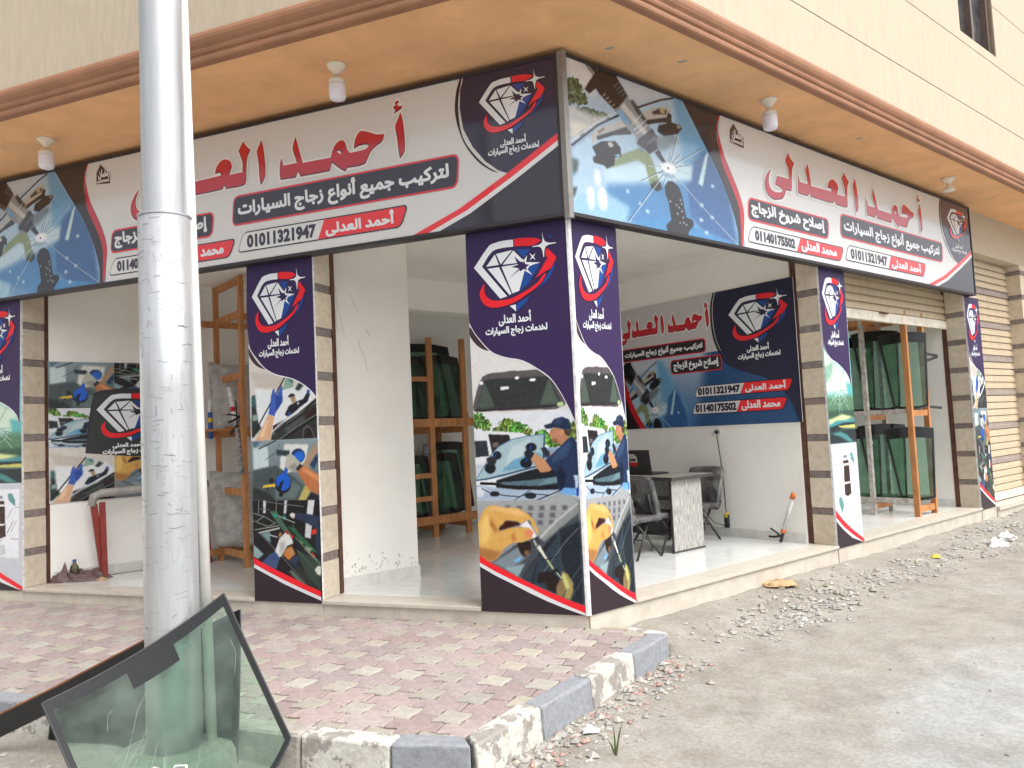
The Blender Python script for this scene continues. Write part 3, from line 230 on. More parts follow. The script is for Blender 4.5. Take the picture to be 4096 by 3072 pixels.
FA_photo=[('g',(196,208,224),(120,170,210),2000,2000,0),('p',(228,226,222),[(12,2016),(56,2016),(95,1729),(75,1554),(12,1736)],30),('p',(206,214,224),[(160,1951),(360,1979),(290,1870),(191,1718)],30),('t',(86,104,70),(28,1621,21,112),0),('t',(86,104,70),(40,1499,21,96),0),('t',(86,104,70),(12,1456,14,95),0),('t',(86,104,70),(65,1349,29,65),0),('t',(86,104,70),(105,1374,19,49),0),('p',(190,186,180),[(8,1372),(76,1332),(138,1423),(81,1197),(16,936),(9,1173)],20),('e',(52,52,60),(31,1065,17,51),8),('p',(216,210,196),[(11,1175),(67,1193),(27,981),(12,992)],12),('p',(176,208,232),[(13,825),(88,1142),(188,1496),(303,1890),(363,1983),(451,1382),(516,959),(545,50),(9,40)],8),('p',(110,176,220),[(334,1938),(363,1983),(516,959),(545,31),(348,76),(356,1137)],30),('p',(60,112,176),[(402,1193),(455,1351),(523,779),(545,50),(438,42),(362,350),(360,788)],22),('p',(200,230,236),[(423,803),(407,822),(440,1277),(455,1351)],6),('p',(196,226,240),[(100,696),(277,972),(391,1072),(382,831),(232,665),(101,522)],16),('p',(74,144,204),[(104,478),(360,788),(374,273),(305,40),(103,64)],22),('p',(150,200,228),[(15,259),(103,381),(172,256),(153,13),(9,40)],20),('p',(70,150,210),[(169,59),(308,249),(463,134),(545,31),(223,6)],14),('e',(236,240,246),(80,546,9,96),14),('e',(232,238,246),(58,272,10,142),12),('e',(236,240,246),(91,290,13,144),12),('p',(60,90,96),[(9,345),(23,375),(15,259),(10,223)],6),('p',(70,96,96),[(12,715),(30,707),(25,578),(11,484)],12),('l',(36,42,56),16,[(14,871),(89,1223),(189,1564),(290,1853),(334,1947)]),('l',(206,216,228),10,[(11,914),(85,1250),(143,1462)]),('p',(146,164,120),[(107,688),(150,917),(206,1070),(238,1076),(252,976),(269,723),(272,607),(239,606),(227,878),(204,917),(164,820)],5),('p',(120,140,150),[(200,1212),(326,1415),(351,1342),(297,1168),(213,1046)],18),('p',(84,120,96),[(248,701),(273,693),(272,607),(243,593)],6),('p',(40,46,44),[(240,640),(273,702),(278,613),(263,564),(243,576)],5),('p',(196,190,180),[(69,1069),(88,1174),(156,1367),(220,1543),(246,1648),(289,1764),(323,1789),(321,1672),(269,1562),(219,1439),(178,1316),(132,1202),(91,1098),(71,945)],1),('p',(66,56,56),[(260,1643),(284,1722),(309,1742),(308,1680),(262,1611)],2),('e',(190,170,130),(294,1706,9,39),2),('p',(120,110,104),[(88,1142),(106,1216),(106,1183),(91,1114)],2),('p',(46,44,54),[(240,1503),(321,1663),(320,1582),(268,1501),(218,1388),(185,1234),(135,1158),(86,1029),(83,1072),(132,1202)],2),('p',(40,38,48),[(69,919),(97,1027),(138,1080),(152,1017),(154,906),(135,866),(130,763),(107,688),(100,728),(72,726),(69,785),(80,831)],2),('e',(196,200,190),(123,1018,8,36),3),('p',(140,190,222),[(131,894),(152,936),(146,880)],2),('p',(40,38,48),[(313,1713),(326,1696),(324,1588),(355,1596),(360,1551),(344,1457),(295,1357),(273,1395),(280,1492),(306,1546)],2),('p',(150,150,140),[(341,1577),(357,1599),(354,1542),(343,1526)],3),('p',(46,42,50),[(56,2003),(87,1991),(114,1859),(95,1779)],3),('p',(180,170,160),[(61,2001),(68,1997),(96,1836),(89,1816)],3),('p',(28,26,34),[(107,2006),(150,2008),(154,1933),(184,1740),(145,1482),(101,1626),(89,1696),(70,1597),(57,1636),(74,1776)],1),('l',(110,116,126),9,[(141,1788),(159,1883)]),('l',(110,116,126),9,[(149,1761),(166,1850)]),('l',(110,116,126),9,[(157,1734),(172,1817)]),('l',(110,116,126),9,[(165,1707),(178,1784)]),('l',(110,116,126),9,[(173,1679),(185,1751)]),('l',(176,170,150),9,[(109,1630),(116,1664)]),('l',(176,170,150),9,[(117,1598),(125,1631)]),('l',(176,170,150),9,[(125,1565),(133,1598)]),('l',(176,170,150),9,[(134,1532),(142,1566)]),('l',(176,170,150),9,[(142,1499),(150,1532)]),('p',(150,156,160),[(145,1490),(184,1731),(221,1569),(256,1390),(216,1199),(180,1285)],1),('p',(206,206,200),[(159,1552),(171,1633),(241,1335),(232,1273)],4),('p',(70,72,80),[(191,1684),(201,1716),(240,1503),(243,1439),(209,1560)],4),('p',(120,180,226),[(147,1484),(157,1540),(187,1394),(175,1344)],4),('l',(226,230,232),6,[(191,1366),(224,1549)]),('l',(226,230,232),6,[(197,1309),(240,1503)]),('l',(226,230,232),6,[(205,1269),(243,1439)]),('p',(66,60,72),[(210,1209),(257,1407),(274,1311),(230,1101),(205,1135)],1),('p',(110,106,120),[(235,1175),(266,1334),(274,1208),(245,1052)],2),('p',(52,46,60),[(224,1110),(263,1253),(271,1153),(243,1046)],1),('p',(60,54,66),[(260,1088),(275,1144),(302,967),(293,936)],1),('p',(30,32,42),[(288,659),(299,739),(316,757),(334,708),(344,613),(350,426),(356,292),(378,277),(382,209),(362,105),(357,30),(288,44),(285,126),(303,210),(298,446),(287,571)],3),('e',(206,214,222),(338,520,3,12),1),('e',(206,214,222),(342,471,3,12),1),('e',(206,214,222),(332,409,3,12),1),('e',(206,214,222),(342,367,3,12),1),('e',(206,214,222),(345,282,3,12),1),('e',(206,214,222),(326,317,3,12),1),('e',(206,214,222),(346,214,3,12),1),('e',(206,214,222),(355,186,3,12),1),('e',(206,214,222),(333,202,3,12),1),('e',(206,214,222),(303,468,3,12),1),('e',(206,214,222),(324,436,3,12),1),('e',(196,220,236),(461,844,7,26),4),('e',(196,220,236),(414,523,7,26),4),('e',(196,220,236),(451,378,7,26),4),('e',(196,220,236),(410,305,7,25),4),('e',(196,220,236),(226,258,6,24),4),('e',(196,220,236),(204,336,6,23),4),('e',(196,220,236),(167,464,5,23),4),('e',(196,220,236),(426,140,7,25),4),('l',(46,72,100),5.6000000000000005,[(301,923),(163,70)]),('l',(222,236,242),5.6000000000000005,[(304,919),(166,66)]),('l',(46,72,100),4.0,[(301,923),(212,652)]),('l',(222,236,242),4.0,[(304,919),(215,648)]),('l',(46,72,100),3.2,[(306,928),(235,888)]),('l',(222,236,242),3.2,[(308,924),(238,884)]),('l',(46,72,100),4.0,[(306,928),(281,668)]),('l',(222,236,242),4.0,[(308,924),(284,664)]),('l',(46,72,100),3.2,[(308,957),(348,1180)]),('l',(222,236,242),3.2,[(311,953),(351,1177)]),('l',(46,72,100),4.0,[(310,951),(427,1352)]),('l',(222,236,242),4.0,[(313,947),(431,1348)]),('l',(46,72,100),4.0,[(308,930),(382,1061)]),('l',(222,236,242),4.0,[(311,927),(385,1058)]),('l',(46,72,100),4.0,[(310,924),(379,925)]),('l',(222,236,242),4.0,[(313,921),(383,922)]),('l',(46,72,100),3.2,[(302,967),(313,1154)]),('l',(222,236,242),3.2,[(305,963),(316,1151)]),('l',(46,72,100),3.2,[(313,876),(458,347)]),('l',(222,236,242),3.2,[(316,873),(461,343)]),('l',(46,72,100),4.0,[(458,347),(545,50)]),('l',(222,236,242),4.0,[(461,343),(549,46)]),('l',(46,72,100),2.4000000000000004,[(308,975),(343,1439)]),('l',(222,236,242),2.4000000000000004,[(311,971),(346,1436)]),('l',(46,72,100),4.0,[(309,889),(325,820)]),('l',(222,236,242),4.0,[(312,885),(328,816)]),('l',(46,72,100),4.0,[(297,892),(270,810)]),('l',(222,236,242),4.0,[(300,888),(273,806)]),('e',(236,242,246),(305,927,26,81),8),('e',(150,180,200),(302,820,22,28),6),('e',(255,255,255),(305,932,13,46),5),('e',(60,60,70),(302,924,4,12),1)]
FA_blk=[(362,2000),(425,1529),(483,1098),(526,665),(549,269),(549,31),(560,30),(570,319),(573,581),(547,913),(503,1313),(489,1679),(507,1993)]
FA_red=[(511,1992),(496,1785),(497,1657),(514,1359),(555,953),(579,619),(576,324),(566,35),(560,30),(563,346),(560,634),(531,960),(502,1248),(491,1617),(491,1778),(506,1989)]
FA_navy=[(1759,1961),(1749,1800),(1746,1568),(1753,1303),(1776,1049),(1808,835),(1840,693),(1872,619),(2001,1032),(2000,2000)]
FA_arc=[(1750,1964),(1738,1788),(1733,1557),(1739,1340),(1756,1090),(1788,852),(1821,709),(1842,657),(1807,790),(1775,980),(1752,1187),(1743,1430),(1744,1711),(1755,1959)]
FA_stripe=[(2001,1043),(1853,613),(1734,295),(1594,26),(1636,25),(1753,257),(1877,593),(2000,955)]
FA_stripew=[(2000,955),(1877,593),(1753,257),(1636,25),(1666,23),(1763,215),(1886,552),(1999,885)]
FA_tri=[(1999,885),(1886,552),(1763,215),(1666,23),(2000,0)]
# ------------------------------------------------------------------ flat print: triangulated shapes, lettering, photographs
def smooth_poly(p, sub=4, lim=50):
    n = len(p); P = [Vector((a, b)) for a, b in p]; T = []
    for i in range(n):
        a = P[i]-P[i-1]; b = P[(i+1) % n]-P[i]
        ang = math.degrees(a.angle(b)) if a.length > 1e-9 and b.length > 1e-9 else 180
        T.append((P[(i+1) % n]-P[i-1])*.5 if ang < lim else None)
    out = []
    for i in range(n):
        j = (i+1) % n; a, b = P[i], P[j]; d = b-a; ta = T[i] if T[i] is not None else d; tb = T[j] if T[j] is not None else d
        L = d.length
        ta = ta.normalized()*L if ta.length > 1e-9 else d; tb = tb.normalized()*L if tb.length > 1e-9 else d
        if T[i] is None and T[j] is None: out.append(tuple(a)); continue
        for k in range(sub):
            t = k/sub; t2 = t*t; t3 = t2*t
            out.append(tuple(a*(2*t3-3*t2+1)+ta*(t3-2*t2+t)+b*(-2*t3+3*t2)+tb*(t3-t2)))
    return out
def offset_contours(cs, d):
    if not d: return cs
    big = max(cs, key=lambda c: abs(area2(c))); sg = 1 if area2(big) > 0 else -1; out = []
    for c in cs:
        n = len(c); r = []
        for i in range(n):
            a, b, e = c[i-1], c[i], c[(i+1) % n]
            d1 = Vector((b[0]-a[0], b[1]-a[1])); d2 = Vector((e[0]-b[0], e[1]-b[1]))
            if d1.length < 1e-9 or d2.length < 1e-9: continue
            d1.normalize(); d2.normalize(); n1 = Vector((d1.y, -d1.x)); n2 = Vector((d2.y, -d2.x)); m = n1+n2
            if m.length < .3: m = n1
            m.normalize(); k = d/max(.55, m.dot(n1)); r.append((b[0]+m.x*k*sg, b[1]+m.y*k*sg))
        if len(r) > 2: out.append(r)
    return out
def fill(cs):
    vs = []; es = []
    for c in cs:
        k = len(vs); vs += [Vector(p) for p in c]; es += [(k+i, k+(i+1) % len(c)) for i in range(len(c))]
    rv, _, rf, _, _, _ = delaunay_2d_cdt(vs, es, [], 0, 1e-6)
    V = np.array([tuple(v) for v in rv]); Fc = np.array([f for f in rf if len(f) == 3])
    if len(Fc) == 0: return V, Fc
    C0 = V[Fc].mean(1); wn = np.zeros(len(C0), int)
    for c in cs:
        A = np.array(c); B = np.roll(A, -1, 0)
        for s in range(0, len(C0), 400):
            p = C0[s:s+400]; y = p[:, 1:2]; x = p[:, 0:1]
            up = (A[:, 1] <= y) & (B[:, 1] > y); dn = (A[:, 1] > y) & (B[:, 1] <= y)
            cr = (B[:, 0]-A[:, 0])*(y-A[:, 1])-(x-A[:, 0])*(B[:, 1]-A[:, 1])
            wn[s:s+400] += (up & (cr > 0)).sum(1)-(dn & (cr < 0)).sum(1)
    return V, Fc[wn != 0]
def setcol(me, cols):
    a = me.color_attributes.new('Col', 'FLOAT_COLOR', 'POINT'); c = np.ones((len(me.vertices), 4), np.float32); c[:, :3] = cols; a.data.foreach_set('color', c.ravel())
PK = .92
def flat(name, shapes, parent, depth, m, step=.0003):
    """shapes: list of (contours, rgb) painted in order; local x right, z up, front = -y"""
    VV = []; FF = []; CC = []; k = 0
    for i, (cs, rgb) in enumerate(shapes):
        V, Fc = fill(cs)
        if len(Fc) == 0: continue
        VV.append(np.c_[V[:, 0], np.full(len(V), -(depth+i*step)), V[:, 1]])
        f = np.array(Fc); a = V[f[:, 0]]; b = V[f[:, 1]]; c = V[f[:, 2]]
        ar = (b[:, 0]-a[:, 0])*(c[:, 1]-a[:, 1])-(c[:, 0]-a[:, 0])*(b[:, 1]-a[:, 1])
        f[ar < 0] = f[ar < 0][:, ::-1]; FF.append(f+k); k += len(V)
        if callable(rgb): CC.append(rgb(V))
        else: CC.append(np.tile(np.array(lin(rgb))*PK, (len(V), 1)))
    o = mesh_obj(name, np.concatenate(VV).tolist(), np.concatenate(FF).tolist(), m, parent); setcol(o.data, np.concatenate(CC)); return o
AF = {'ا': 'ﺍﺍﺎﺎ', 'أ': 'ﺃﺃﺄﺄ', 'إ': 'ﺇﺇﺈﺈ', 'ب': 'ﺏﺑﺒﺐ', 'ت': 'ﺕﺗﺘﺖ', 'ج': 'ﺝﺟﺠﺞ', 'ح': 'ﺡﺣﺤﺢ', 'خ': 'ﺥﺧﺨﺦ', 'د': 'ﺩﺩﺪﺪ', 'ر': 'ﺭﺭﺮﺮ', 'ز': 'ﺯﺯﺰﺰ', 'س': 'ﺱﺳﺴﺲ', 'ش': 'ﺵﺷﺸﺶ', 'ص': 'ﺹﺻﺼﺺ', 'ض': 'ﺽﺿﻀﺾ', 'ع': 'ﻉﻋﻌﻊ', 'ك': 'ﻙﻛﻜﻚ', 'ل': 'ﻝﻟﻠﻞ', 'م': 'ﻡﻣﻤﻢ', 'ن': 'ﻥﻧﻨﻦ', 'و': 'ﻭﻭﻮﻮ', 'ى': 'ﻯﻯﻰﻰ', 'ي': 'ﻱﻳﻴﻲ'}
NJ = 'اأإدرزوى'
def arabic(t):
    out = []
    for w in t.split(' '):
        o = ''; w = w.replace('لا', '\u0001')
        for i, ch in enumerate(w):
            pv = i > 0 and w[i-1] not in NJ+'\u0001'
            if ch == '\u0001': o += 'ﻼ' if pv else 'ﻻ'; continue
            nx = i < len(w)-1 and ch not in NJ; f = AF[ch]
            o += f[2] if pv and nx else f[3] if pv else f[1] if nx else f[0]
        out.append(o)
    return ' '.join(out)[::-1]
_tc = {}
def text_contours(t):
    if t in _tc: return _tc[t]
    cu = bpy.data.curves.new('t', 'FONT'); cu.body = t if t[0].isdigit() else arabic(t)
    o = bpy.data.objects.new('t', cu); COL.objects.link(o); bpy.context.view_layer.update()
    dg = bpy.context.evaluated_depsgraph_get(); c2 = o.evaluated_get(dg).to_curve(dg); cs = []
    for sp in c2.splines:
        if sp.type != 'BEZIER': cs.append([(p.co.x, p.co.y) for p in sp.points]); continue
        bp = sp.bezier_points; n = len(bp); pts = []
        for i in range(n):
            a, b = bp[i], bp[(i+1) % n]
            st = 1 if (a.handle_right-a.co).length < 1e-6 and (b.handle_left-b.co).length < 1e-6 else 3
            if abs((b.co-a.co).cross(a.handle_right-a.co).z) < 1e-6 and abs((b.co-a.co).cross(b.handle_left-b.co).z) < 1e-6: st = 1
            for k in range(st):
                s = k/st; q = a.co*(1-s)**3+a.handle_right*3*s*(1-s)**2+b.handle_left*3*s*s*(1-s)+b.co*s**3; pts.append((q.x, q.y))
        cs.append(pts)
    cs = [[p for i, p in enumerate(c) if (Vector(p)-Vector(c[i-1])).length > 1e-6] for c in cs]; cs = [c for c in cs if len(c) > 2]
    o.evaluated_get(dg).to_curve_clear(); bpy.data.objects.remove(o); bpy.data.curves.remove(cu); _tc[t] = cs; return cs
def text_in(t, x0, x1, y0, y1, bold=.004):
    cs = text_contours(t); a = np.concatenate([np.array(c) for c in cs]); lo = a.min(0); hi = a.max(0)
    sx = (x1-x0-2*bold)/(hi[0]-lo[0]); sy = (y1-y0-2*bold)/(hi[1]-lo[1])
    return offset_contours([[(x0+bold+(p[0]-lo[0])*sx, y0+bold+(p[1]-lo[1])*sy) for p in c] for c in cs], bold)
def rrect(x0, x1, y0, y1, r, skew=0., n=5):
    p = []
    for cx, cy, a0 in ((x1-r, y0+r, -90), (x1-r, y1-r, 0), (x0+r, y1-r, 90), (x0+r, y0+r, 180)):
        for k in range(n+1):
            a = R_(a0+90*k/n); x = cx+r*math.cos(a); y = cy+r*math.sin(a); p.append((x+skew*(y-y0)/(y1-y0), y))
    return p
# --- painted photographs: one coloured grid each
def vnoise(ny, nx, cy, cx, rs):
    g = rs.rand(cy+2, cx+2); y = np.linspace(0, cy, ny); x = np.linspace(0, cx, nx); yi = y.astype(int); xi = x.astype(int); fy = (y-yi)[:, None]; fx = (x-xi)[None]
    fy = fy*fy*(3-2*fy); fx = fx*fx*(3-2*fx)
    return (g[yi][:, xi]*(1-fy)*(1-fx)+g[yi+1][:, xi]*fy*(1-fx)+g[yi][:, xi+1]*(1-fy)*fx+g[yi+1][:, xi+1]*fy*fx)
def boxblur(a, r):
    for ax in (0, 1):
        for _ in range(2):
            p = np.pad(a, [(r+1, r) if i == ax else (0, 0) for i in (0, 1)], mode='edge'); c = np.cumsum(p, ax)
            a = (np.take(c, range(2*r+1, c.shape[ax]), ax)-np.take(c, range(0, c.shape[ax]-2*r-1), ax))/(2*r+1)
    return a
def photo(name, ops, W_, H_, x0, x1, y0, y1, K, parent, depth, m, res=.0056, wf=.001, seed=3, grain=5, sat=1.):
    """sign size W_ x H_; grid covers x0..x1, y0..y1 (fractions); points given in 1/K of the sign"""
    nx = max(8, int((x1-x0)*W_/res)); ny = max(8, int((y1-y0)*H_/res)); rs = np.random.RandomState(seed)
    X, Y = np.meshgrid(np.linspace(x0, x1, nx)*W_, np.linspace(y0, y1, ny)*H_); img = np.zeros((ny, nx, 3)); q = H_/K; w = W_/K
    n1 = vnoise(ny, nx, max(2, ny//3), max(2, nx//3), rs); n2 = vnoise(ny, nx, max(2, ny//9), max(2, nx//9), rs)
    def pmask(P):
        P = np.array(P, float)*[w, q]; mk = np.zeros((ny, nx)); 
        iy0 = np.searchsorted(Y[:, 0], P[:, 1].min()); iy1 = np.searchsorted(Y[:, 0], P[:, 1].max()); ix0 = np.searchsorted(X[0], P[:, 0].min()); ix1 = np.searchsorted(X[0], P[:, 0].max())
        if iy1 <= iy0 or ix1 <= ix0: return mk
        x = X[iy0:iy1, ix0:ix1]; y = Y[iy0:iy1, ix0:ix1]; ins = np.zeros(x.shape, bool)
        for i in range(len(P)):
            a = P[i]; b = P[(i+1) % len(P)]
            if a[1] == b[1]: continue
            cnd = ((a[1] > y) != (b[1] > y)) & (x < (b[0]-a[0])*(y-a[1])/(b[1]-a[1])+a[0]); ins ^= cnd
        mk[iy0:iy1, ix0:ix1] = ins; return mk
    for op in ops:
        k = op[0]
        if k == 'g':
            c1, c2, yy, fl = np.array(op[1], float), np.array(op[2], float), op[4], op[5]
            if not fl: t = (Y-y0*H_)/((y1-y0)*H_); t = t[..., None]; img[:] = c1*t+c2*(1-t)
            else:
                mk = Y[:, 0] < yy*H_; t = np.clip(1-(yy*H_-Y[mk])/(.22*H_), 0, 1)[..., None]; img[mk] = c1*t+c2*(1-t)
            continue
        if k == 'p': mk = pmask(op[2]); b = op[3]*wf/res
        elif k == 'e':
            cx, cy, rx, ry = op[2]; d = np.sqrt(((X/w-cx)/max(1, abs(rx)))**2+((Y/q-cy)/max(1, abs(ry)))**2); b = op[3]*wf/res
            mk = (d < 1).astype(float)
        elif k == 't':
            cx, cy, rx, ry = op[2]; d = np.sqrt(((X/w-cx)/max(1, abs(rx)))**2+((Y/q-cy)/max(1, abs(ry)))**2); mk = np.clip((1-d-(n1-.5)*.45-(n2-.5)*.3)*6+.5, 0, 1); b = 0
            cc = np.array(op[1])[None, None]*(.55+.9*n1[..., None]); img = img*(1-mk[..., None])+cc*mk[..., None]; continue
        else:
            P = np.array(op[3], float)*[w, q]; hw = max(op[2]*wf/2, res*.45); mk = np.zeros((ny, nx)); b = 0
            for i in range(len(P)-1):
                a = P[i]; dd = P[i+1]-a; L2 = max(1e-9, dd@dd); t = np.clip(((X-a[0])*dd[0]+(Y-a[1])*dd[1])/L2, 0, 1)
                ds = np.hypot(X-a[0]-t*dd[0], Y-a[1]-t*dd[1]); mk = np.maximum(mk, np.clip((hw-ds)/res+.5, 0, 1))
        r = int(round(b))
        if r > 0: mk = boxblur(mk, min(r, 30))
        elif k != 'l':
            for ax in (0, 1): q_ = np.pad(mk, [(1, 1) if i == ax else (0, 0) for i in (0, 1)], mode='edge'); mk = (np.take(q_, range(0, mk.shape[ax]), ax)+2*mk+np.take(q_, range(2, mk.shape[ax]+2), ax))/4
        img = img*(1-mk[..., None])+np.array(op[1], float)*mk[..., None]
    gm_ = img.mean(-1, keepdims=True); img = gm_+(img-gm_)*sat
    img = 255*(np.clip(img, 0, 255)/255)**1.13; img = np.clip(img+(n1-.5)[..., None]*grain*2+(n2-.5)[..., None]*grain+rs.randn(ny, nx, 1)*grain*.3, 0, 255)/255
    cl = np.where(img <= .04045, img/12.92, ((img+.055)/1.055)**2.4)*PK
    me = bpy.data.meshes.new(name); v = np.stack([X, np.full_like(X, -depth), Y], -1).reshape(-1, 3); i = np.arange(ny*nx).reshape(ny, nx)
    f = np.stack([i[:-1, :-1], i[:-1, 1:], i[1:, 1:], i[1:, :-1]], -1).reshape(-1, 4)
    me.vertices.add(len(v)); me.vertices.foreach_set('co', v.ravel()); me.loops.add(f.size); me.loops.foreach_set('vertex_index', f.ravel().astype(np.int32))
    me.polygons.add(len(f)); me.polygons.foreach_set('loop_start', np.arange(0, f.size, 4, dtype=np.int32)); me.polygons.foreach_set('loop_total', np.full(len(f), 4, np.int32)); me.update(calc_edges=True)
    me.materials.append(m); setcol(me, cl.reshape(-1, 3)); return link(bpy.data.objects.new(name, me), parent)
NAVY = (60, 44, 86); NAVYF = (48, 42, 70); RED = (240, 44, 54); WHT = (236, 240, 244); BLK = (48, 40, 46); BLU = (38, 78, 156); LBL = (226, 228, 234)
ECOL = dict(W=WHT, R=RED, B=BLU, N=NAVY)
def pts(P, W_, H_, K=1000, cl=True):
    return [((min(max(x, 0), K) if cl else x)*W_/K, (min(max(y, 0), K) if cl else y)*H_/K) for x, y in P]
def emblem(parent, x0, x1, y0, y1, depth, m, navy=NAVY):
    sh = []
    for k, P in EMB:
        p = [(x0+a/1000*(x1-x0), y0+b/1000*(y1-y0)) for a, b in P]
        if len(P) > 6 and k != 'N': p = smooth_poly(p, 3, 42)
        sh.append(([p], navy if k == 'N' else ECOL[k]))
    return flat('emblem', sh, parent, depth, m, .0002)
T_NAME = 'أحمد العدلى'; T_SERV = 'لخدمات زجاج السيارات'; T_INST = 'لتركيب جميع أنواع زجاج السيارات'; T_REP = 'إصلاح شروخ الزجاج'; T_MOH = 'محمد العدلى'
def title_contours(x0, x1, y0, y1):
    cs = []
    for k, P in TITLE:
        p = smooth_poly([(x0+a/2000*(x1-x0), y0+b/1000*(y1-y0)) for a, b in P], 3, 48)
        if (area2(p) > 0) != (k == 'F'): p = p[::-1]
        cs.append(p)
    return cs
def title(parent, x0, x1, y0, y1, depth, m, d=.016, light=(206, 42, 40), bold=0.):
    cs = offset_contours(title_contours(x0, x1, y0, y1), bold); h = y1-y0
    def shade(V):
        t = np.clip((V[:, 1]-y0)/h, 0, 1)[:, None]; return np.array(lin((196, 46, 66)))*(1-t)*.9+np.array(lin(light))*t*.95
    up = [[(x, y+h*.011) for x, y in c] for c in offset_contours(cs, -h*.010)]
    return flat('lettering', [(offset_contours(cs, d), (244, 240, 236)), (cs, (92, 30, 52)), (up, shade)], parent, depth, m)
# ------------------------------------------------------------------ artwork of the signs
def graphics(L, t, depth, m):
    for i, (nm, poly, c) in enumerate(L): flat(nm, [([poly], c)], t, depth+i*.0003, m)
def build_fascia():
    """art at the size of the right sign (8.645 x 1.383); the left one reuses it narrower"""
    Wd, H = 8.645, FT-FB
    t = thing('fascia_sign', 'long shop fascia on the right street front, cracked windscreen photo at its corner end', 'sign')
    B = MB().box((.012, 0, .03), (Wd-.012, .1, H-.03)); B.build('panel', M_PANEL, t)
    for nm, a, b in (('frame', (.0, -.012, 0), (Wd, .1, .03)), ('frame', (0, -.012, H-.03), (Wd, .1, H)), ('frame', (0, -.012, .03), (.012, .1, H-.03)), ('frame', (Wd-.03, -.012, .03), (Wd, .1, H-.03))):
        MB().box(a, b).build(nm, M_FRAME, t)
    m = M_GLOSS; p = lambda P: pts(P, Wd, H, 2000)
    base = [(.012, .03), (Wd-.03, .03), (Wd-.03, H-.03), (.012, H-.03)]
    flat('white_ground', [([base], (226, 226, 224))], t, .001, m)
    photo('photograph', FA_photo, Wd, H, .0015, .287, .02, .98, 2000, t, .0016, m, res=.0066, wf=.0011, sat=.82)
    graphics([('white_edge', p(FA_wmask), (226, 226, 224)), ('black_field', smooth_poly(p(FA_blk), 4, 40), (44, 38, 44)), ('red_swoosh', smooth_poly(p(FA_red), 4, 40), (200, 44, 56)),
              ('dark_arc', smooth_poly(p(FA_arc), 4, 40), (40, 34, 44)), ('navy_field', p(FA_navy), NAVYF), ('white_stripe', p(FA_stripew), (232, 232, 234)), ('dark_corner', p(FA_tri), (46, 44, 56)), ('red_stripe', p(FA_stripe), RED)], t, .0022, m)
    emblem(t, .899*Wd, .984*Wd, .555*H, .935*H, .006, m, NAVYF)
    title(t, .338*Wd, .796*Wd, .449*H, .928*H, .006, m, .02)
    def pill(u0, u1, v0, v1, txt, du=.011):
        a = rrect(u0*Wd, u1*Wd, v0*H, v1*H, .07, .035); b = rrect(u0*Wd+.018, u1*Wd-.018, v0*H+.018, v1*H-.018, .058, .033)
        flat('text_box', [([a], (226, 48, 62)), ([b], (50, 46, 62)), (text_in(txt, (u0+du)*Wd, (u1-du)*Wd, v0*H+.045, v1*H-.035, .008), WHT)], t, .005, m)
    pill(.522, .866, .283, .501, T_INST); pill(.2965, .488, .235, .417, T_REP, .009)
    def phone(u0, um, u1, v0, v1, num, name):
        a = rrect(u0*Wd, u1*Wd, v0*H, v1*H, .055, .10); b = rrect(u0*Wd+.012, u1*Wd-.012, v0*H+.012, v1*H-.012, .045, .09)
        r = [(um*Wd, v0*H+.012), *[q for q in rrect(u0*Wd+.012, u1*Wd-.012, v0*H+.012, v1*H-.012, .045, .09)[:12]], (um*Wd+.09, v1*H-.012)]
        flat('text_box', [([a], (46, 42, 54)), ([b], (228, 228, 228)), ([r], RED), (text_in(num, (u0+.017)*Wd, (um-.003)*Wd, v0*H+.035, v1*H-.035, .0095), (50, 38, 62)),
                          (text_in(name, (um+.012)*Wd, (u1-.01)*Wd, v0*H+.02, v1*H-.022, .007), WHT)], t, .005, m)
    phone(.530, .662, .786, .086, .230, '01011321947', T_NAME); phone(.2925, .4035, .517, .064, .196, '01140175502', T_MOH)
    flat('lettering', [(text_in(T_NAME, .924*Wd, .957*Wd, .482*H, .545*H, .003), WHT), (text_in(T_SERV, .908*Wd, .973*Wd, .428*H, .487*H, .003), WHT)], t, .006, m)
    ox, oy = .268*Wd, .80*H
    flat('maker_mark', [([[(ox+.02, oy+.0), (ox+.26, oy-.02), (ox+.27, oy+.10), (ox+.20, oy+.12), (ox+.10, oy+.21), (ox+.03, oy+.13)]], (70, 60, 56)), (text_in('رمضان', ox+.06, ox+.26, oy+.04, oy+.15, .004), WHT), (text_in('01007999635', ox+.03, ox+.25, oy+.005, oy+.035, .002), WHT)], t, .005, m)
    return t
FA_wmask = [(562, 30), (572, 40), (588, 300), (585, 600), (560, 930), (515, 1350), (498, 1680), (510, 1990), (620, 1990), (620, 30)]
def place(t, loc, rotz, sx=1.):
    t.location = loc; t.rotation_euler.z = rotz; t.scale.x = sx
